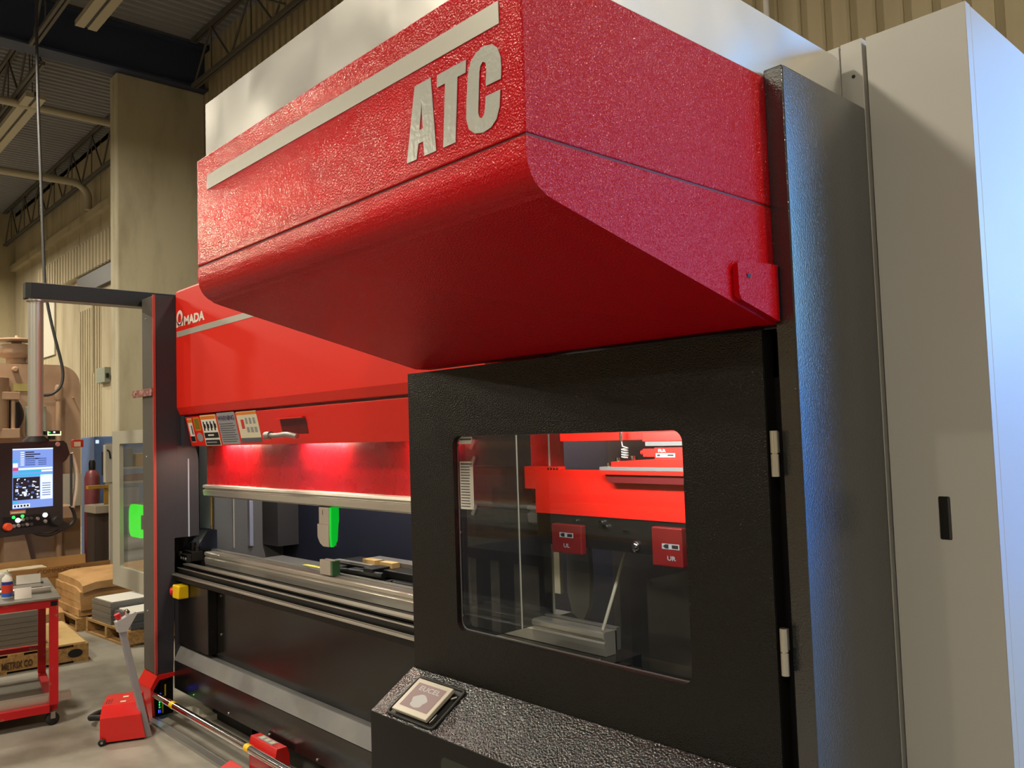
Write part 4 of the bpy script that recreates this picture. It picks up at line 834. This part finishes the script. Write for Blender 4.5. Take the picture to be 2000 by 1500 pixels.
# on the cart
c = CO + CU * .16 + CV * .248 + CZ * .729
T = thing('spray_bottle', tuple(c), 'white cleaner bottle with red and blue label on the red cart', 'bottle')
m = MB().lathe([(.026, 0), (.029, .004), (.029, .10), (.026, .118), (.012, .132), (.011, .14)], c); m.build('bottle_body', PAPER, T)
m = MB().lathe([(.0296, .012), (.0296, .035)], c); m.build('blue_label_band', mat('blue_label', '#3458B0', .4), T)
m = MB().lathe([(.0296, .0352), (.0296, .080)], c); m.build('red_label_band', mat('red_label', '#C03A28', .4), T)
m = MB().lathe([(.0296, .0802), (.0296, .098)], c); m.build('navy_label_band', mat('navy_label', '#2A2F80', .4), T)
MB().lathe([(.010, .14), (.010, .15), (.003, .155), (.003, .165)], c).build('nozzle', LGREY, T)
def cobj(name, label, cat, u0, u1, v0, v1, z0, z1, mt, bev=.0): m = MB(); cb(m, u0, u1, v0, v1, .729 + z0, .729 + z1); return tag(m.build(name, mt, loc=tuple(CO + CU * u0 + CV * v0 + CZ * (.729 + z0)), bevel=bev), label, cat)
m = MB(); P0 = CO + CU * .08 + CV * .13 + CZ * .729; m.obox(P0, CV * .085, CZ * .060 + CU * .02, CU * .001)
tag(m.build('paper_note', PAPER, loc=tuple(P0)), 'small white note propped on the red cart beside the bottle', 'paper')
m = MB(); P0 = CO + CU * .42 + CV * .06 + CZ * .80; m.obox(P0, CV * .13, CZ * .055, CU * .002)
t = m.build('part_tag', PAPER, loc=tuple(P0)); t.location = P0; tag(t, 'white tag leaning on the metal scraps on the red cart', 'tag'); 
t.location.z = P0.z - .035
for k, (lb, u, v, ln, dr_, z) in enumerate((('long round steel bar at the right end of the red cart top', .22, .02, .22, (-.02, 1, .0), .018), ('flat steel strip lying slanted across the red cart top', .30, .12, .42, (.25, .96, .0), .012), ('bent steel offcut behind the bottle on the red cart', .52, .22, .25, (-.1, .98, .0), .012))):
    P0 = CO + CU * u + CV * v + CZ * (.729 + z); dv = (CU * dr_[0] + CV * dr_[1] + CZ * dr_[2] * .3).normalized()
    m = MB().tube([P0, P0 + dv * ln], .017 if k == 0 else .012, 10); tag(m.build('steel_offcut', ALU if k == 0 else STEEL, loc=tuple(P0)), lb, 'metal offcut')

for nm, lb, u, v, w_, l_, z in (('metal_plate', 'small grey plate under the part tag on the red cart', .42, .05, .14, .16, .0), ('metal_plate', 'dark scrap plate behind the round bar on the red cart', .62, .03, .12, .2, .0)):
    m = MB(); cb(m, u, u + w_, v, v + l_, .7285 + z, .7415 + z); tag(m.build(nm, SHEETD if u > .5 else SHEETG, loc=tuple(CO + CU * u + CV * v + CZ * .7285)), lb, 'metal plate')
P0 = CO + CU * .70 + CV * .26 + CZ * .7295; random.seed(5); m = MB()
m.lathe([(.075, 0), (.085, .015), (.06, .05), (.07, .065), (.02, .085)], P0, (0, 0, 1), 9); tag(m.build('crumpled_film', mat('crumpled_clear_film', '#B8B6AE', .25, bump=(60, .8)), loc=tuple(P0)), 'crumpled clear film at the back of the red cart top', 'film')
# ================================================================== PALLETS AND STACKS
def pallet(O, U, V, lu, lv, h, label, txt=None):
    """O corner on floor, U along the stringers' length, V across"""
    O, U, V = Vector(O), Vector(U).normalized(), Vector(V).normalized()
    t = thing('wooden_pallet', tuple(O), label, 'pallet')
    for k in range(3):
        m = MB().obox(O + V * (k * (lv - .04) / 2) + CZ * .016, U * lu, V * .04, CZ * (h - .034)); m.build('stringer', WOOD, t)
    n = 6
    for k in range(n): MB().obox(O + U * (k * (lu - .10) / (n - 1)) + CZ * (h - .0178), U * .10, V * lv, CZ * .0175).build('deck_board', WOOD, t)
    for k in range(3): MB().obox(O + U * (k * (lu - .10) / 2), U * .10, V * lv, CZ * .0155).build('bottom_board', WOOD, t)
    return t
pa = pallet((-6.83, 1.94, 0), (-.09, -1, 0), (-1, .09, 0), 1.15, 1.0, .13, 'worn wooden pallet lettered METRIX CO behind the red cart')
dU, dV = Vector((-.09, -1, 0)).normalized(), Vector((-1, .09, 0)).normalized(); dN = Vector((.996, -.09, 0))
m = MB().text('METRIX CO', Vector((-6.83, 1.94, .035)) + dU * .56 + dN * .003, -dU, CZ, .066, m=mat('stencil_ink', '#4A3420', .8), xs=.56, bold=.03, depth=.001); m.build('stencil', INK, pa, label='stencilled METRIX CO')
m = MB(); o_ = Vector((-6.83, 1.94, 0)) + dN * .003
m.add([o_ + dU * (.09 + .05 * math.cos(a)) + CZ * (.07 + .03 * math.sin(a)) for a in [2 * PI * k / 14 for k in range(14)]], [tuple(range(14))]); m.build('burn_mark', INK, pa)
m = MB().obox(Vector((-6.83, 1.94, .1305)) + dU * .02 + dV * .01, dU * 1.10, dV * .95, CZ * .012); tag(m.build('plywood_sheet', WOOD_L, loc=(-6.9, 1.9, .13)), 'tan plywood sheet on the METRIX CO pallet', 'plywood')
m = MB(); 
for k in range(14): m.obox(Vector((-6.90, 1.94, .143 + k * .0185)) + dU * (.27 + .004 * (k % 3)) + dV * (.05 + .004 * (k % 2)), dU * .82, dV * .80, CZ * .0183)
tag(m.build('sheet_metal_stack', SHEETG, loc=(-6.95, 1.6, .143)), 'tall grey sheet metal stack on the METRIX CO pallet', 'metal sheets')
P2 = (-7.853, 2.21, 0); p2u, p2v = Vector((1, .07, 0)).normalized(), Vector((-.07, 1, 0)).normalized()
pb = pallet(P2, p2v, p2u, 1.0, .86, .125, 'light wooden pallet under grey sheets, left of the post')
MB().obox(Vector(P2) + p2u * .862 + CZ * .02, p2v * .95, p2u * .015, CZ * .10).build('end_board', WOOD, pb)
def stack(O, U, V, lu, lv, n, h, name, mt, label, cat, jit=.006, sag=0):
    random.seed(int(abs(O[0] * 1000)) % 97); m = MB(); O, U, V = Vector(O), Vector(U), Vector(V)
    for k in range(n): m.obox(O + U * random.uniform(0, jit) + V * random.uniform(0, jit) + CZ * (k * h), U * lu, V * lv, CZ * (h * .97))
    return tag(m.build(name, mt, loc=tuple(O)), label, cat)
P2v = Vector(P2)
stack(P2v + p2u * .10 + p2v * .01 + CZ * .1255, p2u, p2v, .40, .8, 16, .011, 'sheet_metal_stack', SHEETG, 'grey sheet stack at the left of the light pallet', 'metal sheets')
stack(P2v + p2u * .52 + p2v * .03 + CZ * .1255, p2u, p2v, .33, .8, 11, .011, 'sheet_metal_stack', SHEETD, 'dark grey sheet stack at the right of the light pallet', 'metal sheets')
stack(P2v + p2u * .11 + p2v * .03 + CZ * .3025, p2u, p2v, .37, .7, 1, .003, 'white_sheet', PAPER, 'white sheet on the left stack of the light pallet', 'sheet')
stack(P2v + p2u * .54 + p2v * .06 + CZ * .2475, p2u, p2v, .30, .6, 2, .006, 'white_sheet', PAPER, 'white sheet on the dark right stack of the light pallet', 'sheet')
# kraft paper stacks behind
def kraft(O, lu, lv, h, label, name='kraft_paper_stack', tilt=.0, lay=4, seed=1):
    random.seed(seed); O = Vector(O); m = MB(); nx_, ny_ = 10, 8
    for L0 in range(lay):
        z0 = h * L0 / lay; z1 = h * (L0 + 1) / lay - .004
        def z_(i, j, b):
            a_ = i / nx_; c_ = j / ny_
            return O.z + b + tilt * (1 - a_) * (.3 + L0 / lay) - (.045 * (max(0, a_ - .72) / .28) ** 2 + .03 * (max(0, .2 - c_) / .2) ** 2) * (L0 / lay) + random.uniform(-.004, .004)
        ex = random.uniform(-.03, .03); vs = []
        for b in (z0, z1):
            for j in range(ny_ + 1):
                for i in range(nx_ + 1): vs.append((O.x + ex + lu * i / nx_, O.y + ex * .5 + lv * j / ny_, z_(i, j, b)))
        K = (nx_ + 1) * (ny_ + 1); idx = lambda i, j, t_: t_ * K + j * (nx_ + 1) + i
        fs = [(idx(i, j, 1), idx(i + 1, j, 1), idx(i + 1, j + 1, 1), idx(i, j + 1, 1)) for i in range(nx_) for j in range(ny_)]
        fs += [(idx(i, j, 0), idx(i, j + 1, 0), idx(i + 1, j + 1, 0), idx(i + 1, j, 0)) for i in range(nx_) for j in range(ny_)]
        fs += [(idx(i, 0, 0), idx(i + 1, 0, 0), idx(i + 1, 0, 1), idx(i, 0, 1)) for i in range(nx_)] + [(idx(i, ny_, 1), idx(i + 1, ny_, 1), idx(i + 1, ny_, 0), idx(i, ny_, 0)) for i in range(nx_)]
        fs += [(idx(nx_, j, 0), idx(nx_, j + 1, 0), idx(nx_, j + 1, 1), idx(nx_, j, 1)) for j in range(ny_)] + [(idx(0, j, 1), idx(0, j + 1, 1), idx(0, j + 1, 0), idx(0, j, 0)) for j in range(ny_)]
        m.add(vs, fs, False)
    return tag(m.build(name, KRAFT, loc=tuple(O)), label, 'cardboard')
pc = pallet((-8.74, 2.16, 0), (0, 1, 0), (1, 0, 0), .9, .80, .11, 'dark wooden pallet under the kraft paper heap')
kraft((-8.72, 2.20, .115), .76, .85, .33, 'high heap of folded kraft paper left of the light pallet', lay=5)
kraft((-7.45, 2.72, .31), .50, .45, .10, 'loose kraft wrapping on the light pallet behind the white sheets', 'kraft_wrapping', lay=2, seed=4)
m = MB().obox((-7.78, 2.52, .395), p2u * .42 + CZ * .045, p2v * .36, CZ * .004); tag(m.build('grey_sheet', SHEETD, loc=(-7.7, 2.6, .40)), 'dark grey sheet resting askew on the kraft paper', 'sheet')
kraft((-8.62, 1.86, .001), .40, .27, .17, 'crumpled kraft paper on the floor behind the red cart', 'crumpled_kraft_paper', lay=3, seed=6)
# long cardboard box
T = thing('cardboard_box', (-8.9, 2.0, 0), 'long open cardboard box in front of the tan press', 'box')
m = MB().box(-9.05, -8.80, 1.20, 2.615, .0, .40); m.build('box_body', CARD, T, bevel=.004)
m = MB().obox((-8.795, 1.20, .375), (0, 1.49, 0), (.03, 0, .10), (-.004, 0, 0)); m.build('box_flap', CARD, T, label='raised front flap')
m = MB().text('COMMODITY', (-8.780, 2.05, .420), (0, 1, 0), (.28, 0, .96), .055, m=mat('box_print', '#6E4A24', .8), depth=.002, xs=1.1); m.build('box_print', INK, T)
m = MB().obox((-9.06, 1.55, .395), (0, 1.0, 0), (-.02, 0, .13), (-.004, 0, 0)); m.build('box_flap', CARD, T)
kf = kraft((-9.04, 1.60, .405), .20, .55, .07, 'crumpled clear and white wrap lying on the long cardboard box', 'plastic_wrap', lay=1, seed=9); kf.data.materials[0] = mat('cloudy_plastic', '#B8AC94', .4); kf['category'] = 'plastic wrap'

# ================================================================== TAN PRESS
T = thing('hydraulic_press', (-10.3, 1.9, 0), 'large tan C-frame hydraulic press behind the controller', 'machine')
m = MB().prism([(.9, 0), (2.775, 0), (2.775, 2.27)] + arc(2.555, 2.27, .22, 0, 90, 8)[1:] + [(.9, 2.50)], yz, -10.32, -10.05); fr = m.build('frame_plate', TAN, T, bevel=.01, label='tan frame plate with rounded corner')
m = MB(); 
for (y_, z_, r_) in ((2.135, 2.43, .03), (1.92, 2.43, .015), (2.145, 2.10, .022), (2.70, 2.13, .008)): m.lathe([(r_, 0), (r_, .03), (r_ * .6, .04)], (-10.05, y_, z_), (1, 0, 0), 14)
m.build('frame_bolts', TAN, T)
m = MB().box(-10.04, -10.045, 2.115, 2.28, 2.20, 2.28); m.build('name_plate', mat('yellowed_plate', '#A89A5E', .5), T)
m = MB().lathe([(.10, 0), (.10, .06), (.155, .07), (.155, .20), (.12, .21), (.05, .215), (.05, .24), (.20, .245), (.19, .265), (.02, .285), (.015, .31)], (-10.18, 2.18, 2.50), (0, 0, 1), 12); m.build('motor', TAN, T, label='tan motor with disc cap')
m = MB().box(-10.25, -10.1, 2.25, 2.42, 2.501, 2.66); m.build('motor_box', TAN, T, bevel=.01)
m = MB().lathe([(.17, 0), (.17, .55)], (-10.0, 1.90, 1.78), (0, 0, 1), 24); m.box(-10.1, -9.85, 1.62, 2.145, 1.70, 1.80); m.box(-10.1, -9.85, 1.62, 2.145, 2.10, 2.18); m.box(-10.08, -9.95, 1.95, 2.05, 2.18, 2.34); m.tube([(-9.90, 2.09, 1.80), (-9.90, 2.09, 2.10)], .022, 8)
m.lathe([(.035, 0), (.035, .02)], (-9.95, 1.98, 2.28), (1, 0, 0), 12)
m.build('press_cylinder', TAN, T, bevel=.006, label='tan hydraulic cylinder and clamps')
m = MB(); m.lathe([(.24, 0), (.24, .006)], (-10.049, 1.98, 1.95), (1, 0, 0), 28); m.build('throat', TAN_D, T)
m = MB().tube([(-9.99, 2.545, .35), (-9.99, 2.545, 2.13)], .03, 12); m.lathe([(.035, 0), (.042, .02), (.042, .14), (.03, .17)], (-9.99, 2.545, 2.10), (0, 0, 1), 14); m.build('conduit', TAN, T)
m = MB().box(-10.0, -9.92, 2.22, 2.405, 1.72, 2.03); cbx = m.build('control_box', GGREY, T, bevel=.006, label='green-grey control box')
m = MB().box(-9.919, -9.915, 2.31, 2.345, 1.84, 1.95, BLK); m.box(-9.915, -9.91, 2.315, 2.34, 1.885, 1.905, REDB); m.build('switch_slot', BLK, cbx)
m = MB().box(-10.0, -9.96, 2.50, 2.77, .95, 1.30); m.build('side_plate', LGREY, T)
m = MB().prism([(2.0, .0), (2.35, .0), (2.15, .85), (2.0, .85)], yz, -10.04, -9.85); m.build('gusset', TAN, T)
m = MB().box(-10.045, -9.6, 1.0, 2.6, .85, .98); m.build('press_bed', TAN, T, bevel=.008)
cable = [(-9.9, 2.30, 7.4), (-9.9, 2.302, 6.4), (-9.9, 2.318, 5.38), (-9.9, 2.348, 4.485), (-9.9, 2.383, 3.428), (-9.9, 2.408, 3.153), (-9.9, 2.472, 2.824), (-9.9, 2.537, 2.549), (-9.9, 2.562, 2.383), (-9.9, 2.537, 2.244), (-9.9, 2.447, 2.16), (-9.9, 2.33, 2.149)]
tag(MB().tube(cable, .016, 8).build('hanging_cable', GREYD, loc=(-9.9, 2.33, 2.149)), 'grey cable dropping from the roof and looping to the tan press', 'cable')
# ================================================================== OTHER BACKGROUND THINGS
T = thing('gas_cylinder', (-9.75, 2.81, 0), 'dark red gas cylinder with black cap behind the controller', 'gas cylinder')
MB().lathe([(.070, 0), (.077, .01), (.077, 1.25), (.06, 1.31), (.03, 1.335)], (-9.75, 2.81, 0)).build('cylinder_body', MAROON, T)
MB().lathe([(.034, 1.337), (.034, 1.415), (.024, 1.44)], (-9.75, 2.81, 0)).build('valve_cap', BLK, T)
T = thing('work_stand', (-8.95, 2.8, 0), 'yellow-brown wooden stand beside the dark red gas cylinder', 'stand')
m = MB().box(-9.30, -9.22, 2.62, 2.85, 1.155, 1.187); m.build('top_rail', YELB, T)
for y_ in (2.79,): MB().box(-9.30, -9.26, y_, y_ + .035, .985, 1.1545).build('upright', YELB, T)
T.location.z = 0
MB().box(-9.48, -9.10, 2.655, 2.86, .91, .984).build('shelf', mat('pale_edge', '#8F8778', .5), T)
MB().box(-9.45, -9.2, 2.67, 2.85, .0, .909).build('stand_body', TAN_D, T)
T = thing('storage_rack', (-9.2, 3.1, 0), 'grey shelving seen through the guard door pane', 'rack')
for z in (.30, .95, 1.19, 1.34): MB().box(-9.5, -9.2, 2.88, 3.5, z, z + .022).build('shelf_board', LGREY, T)
for y_ in (2.865, 3.50): MB().box(-9.5, -9.2, y_, y_ + .014, 0, 1.62).build('upright', GREY, T)
def rk(name, label, cat, a, b, z0, z1, mt, x0=-9.4, x1=-9.22): tag(MB().box(x0, x1, a, b, z0, z1).build(name, mt, loc=((x0 + x1) / 2, (a + b) / 2, z0), bevel=.004), label, cat)
rk('storage_bin', 'blue-grey bin on the top shelf behind the guard door pane', 'bin', 2.92, 3.06, 1.3625, 1.56, mat('blue_grey_bin', '#4A5268', .5))
rk('cardboard_carton', 'tan carton beside the blue-grey bin on the grey shelving', 'box', 3.09, 3.30, 1.3625, 1.50, CARD)
rk('storage_bin', 'wide pale grey bin on the middle shelf of the grey shelving', 'bin', 2.92, 3.12, .9725, 1.15, mat('pale_bin', '#8E8FA0', .5))
rk('storage_bin', 'maroon bin on the second shelf from the top of the grey shelving', 'bin', 2.92, 3.3, 1.2125, 1.28, MAROON)
for k, (z, lb) in enumerate(((.3225, 'lower clear plastic roll on the bottom shelf of the grey shelving'), (.4835, 'upper clear plastic roll on the bottom shelf of the grey shelving'))):
    tag(MB().lathe([(.075, 0), (.08, .01), (.08, .50), (.075, .51)], (-9.32, 2.93, z + .08), (0, 1, 0), 18).build('plastic_roll', mat('cloudy_roll_%d' % k, '#A8A8A8', .3), loc=(-9.32, 3.1, z)), lb, 'roll')
T = thing('blue_enclosure', (-10.6, 3.3, 0), 'blue machine enclosure between the tan press and the column', 'machine')
MB().box(-10.9, -10.4, 3.02, 3.60, 0, 1.70).build('enclosure_body', BLUE, T, bevel=.01)
m = MB().box(-10.399, -10.395, 3.10, 3.16, 1.25, 1.52, GREYD); m.box(-10.395, -10.392, 3.12, 3.14, 1.32, 1.34, emi('yellow_led', '#E8E020', 1.5)); m.box(-10.399, -10.395, 3.035, 3.07, 1.62, 1.66, emi('white_mark', '#D8F0FF', .8)); m.build('enclosure_panel', GREYD, T)
T = thing('grey_switch_box', (-9.0, 2.75, 1.2), 'pale grey electrical box in front of the blue enclosure', 'electrical box')
MB().box(-9.06, -8.99, 2.715, 2.80, 1.22, 1.60).build('box_body', LGREY, T, bevel=.004); MB().tube([(-8.985, 2.73, 1.55), (-8.975, 2.75, 1.53), (-8.98, 2.76, 1.46)], .008, 6).build('box_lever', BLK, T)
MB().box(-9.04, -9.01, 2.76, 2.80, 0, 1.2195).build('box_stem', LGREY, T)
T = thing('disconnect_switch', (-12.5, 3.9, 2.5), 'small grey-green disconnect switch on the wall left of the column', 'switch box')
MB().box(-16.84, -16.36, 4.93, YB, 2.76, 3.04).build('switch_body', GGREY, T, bevel=.01); MB().box(-16.36, -16.30, 4.95, 4.99, 2.84, 2.92).build('switch_lever', BLK, T)
T.location = (-16.6, 5.0, 2.76)
for c_ in T.children: c_.location = Vector((-12.5, 3.9, 2.5)) - T.location
tag(MB().tube([(-17.3, YB - .03, 3.0), (-17.3, YB - .03, 4.9)], .02, 8).build('wall_conduit', CONC_P, loc=(-17.3, YB, 3.0)), 'thin painted conduit running up the wall left of the column', 'conduit')
tag(MB().box(-21.2, -20.0, YB - .04, YB - .01, 3.6, 4.9).build('white_sheet', mat('white_board', '#C9C4B6', .6), loc=(-20.6, YB, 3.6)), 'white sheet on the far wall above the tan press', 'sheet')
tag(MB().tube([(-2.76, 4.98, 2.9), (-2.76, 4.98, 7.4)], .018, 8).build('wall_cable', PAPER, loc=(-2.76, 4.98, 2.9)), 'thin white cable running up the fluted wall', 'cable')
# behind the photographer, seen only mirrored in the window
T = thing('steel_workbench', (-4.2, -1.5, 0), 'navy steel workbench mirrored in the door window', 'workbench')
MB().box(-5.3, -3.5, -2.0, -1.10, .60, .68).build('bench_top', NAVY, T)
for a, b in ((-5.2, -1.2), (-3.62, -1.2), (-4.9, -1.18), (-5.2, -1.9), (-3.62, -1.9), (-4.3, -1.9)): MB().box(a, a + .08, b, b + .08, 0, .5995).build('leg', NAVY, T)
T = thing('timber_rack', (-6.5, -3.4, 0), 'rack of brown planks mirrored in the door window', 'rack')
for k, z in enumerate((.35, .75, 1.10, 1.42, 1.75)):
    MB().box(-9.5, -3.2, -3.8, -3.3, z, z + .07).build('plank', WOOD_L if k % 2 else YELB, T)
for a in (-9.3, -6.6, -4.0): MB().box(a, a + .10, -3.29, -3.2, 0, 2.0).build('upright', YELB, T)
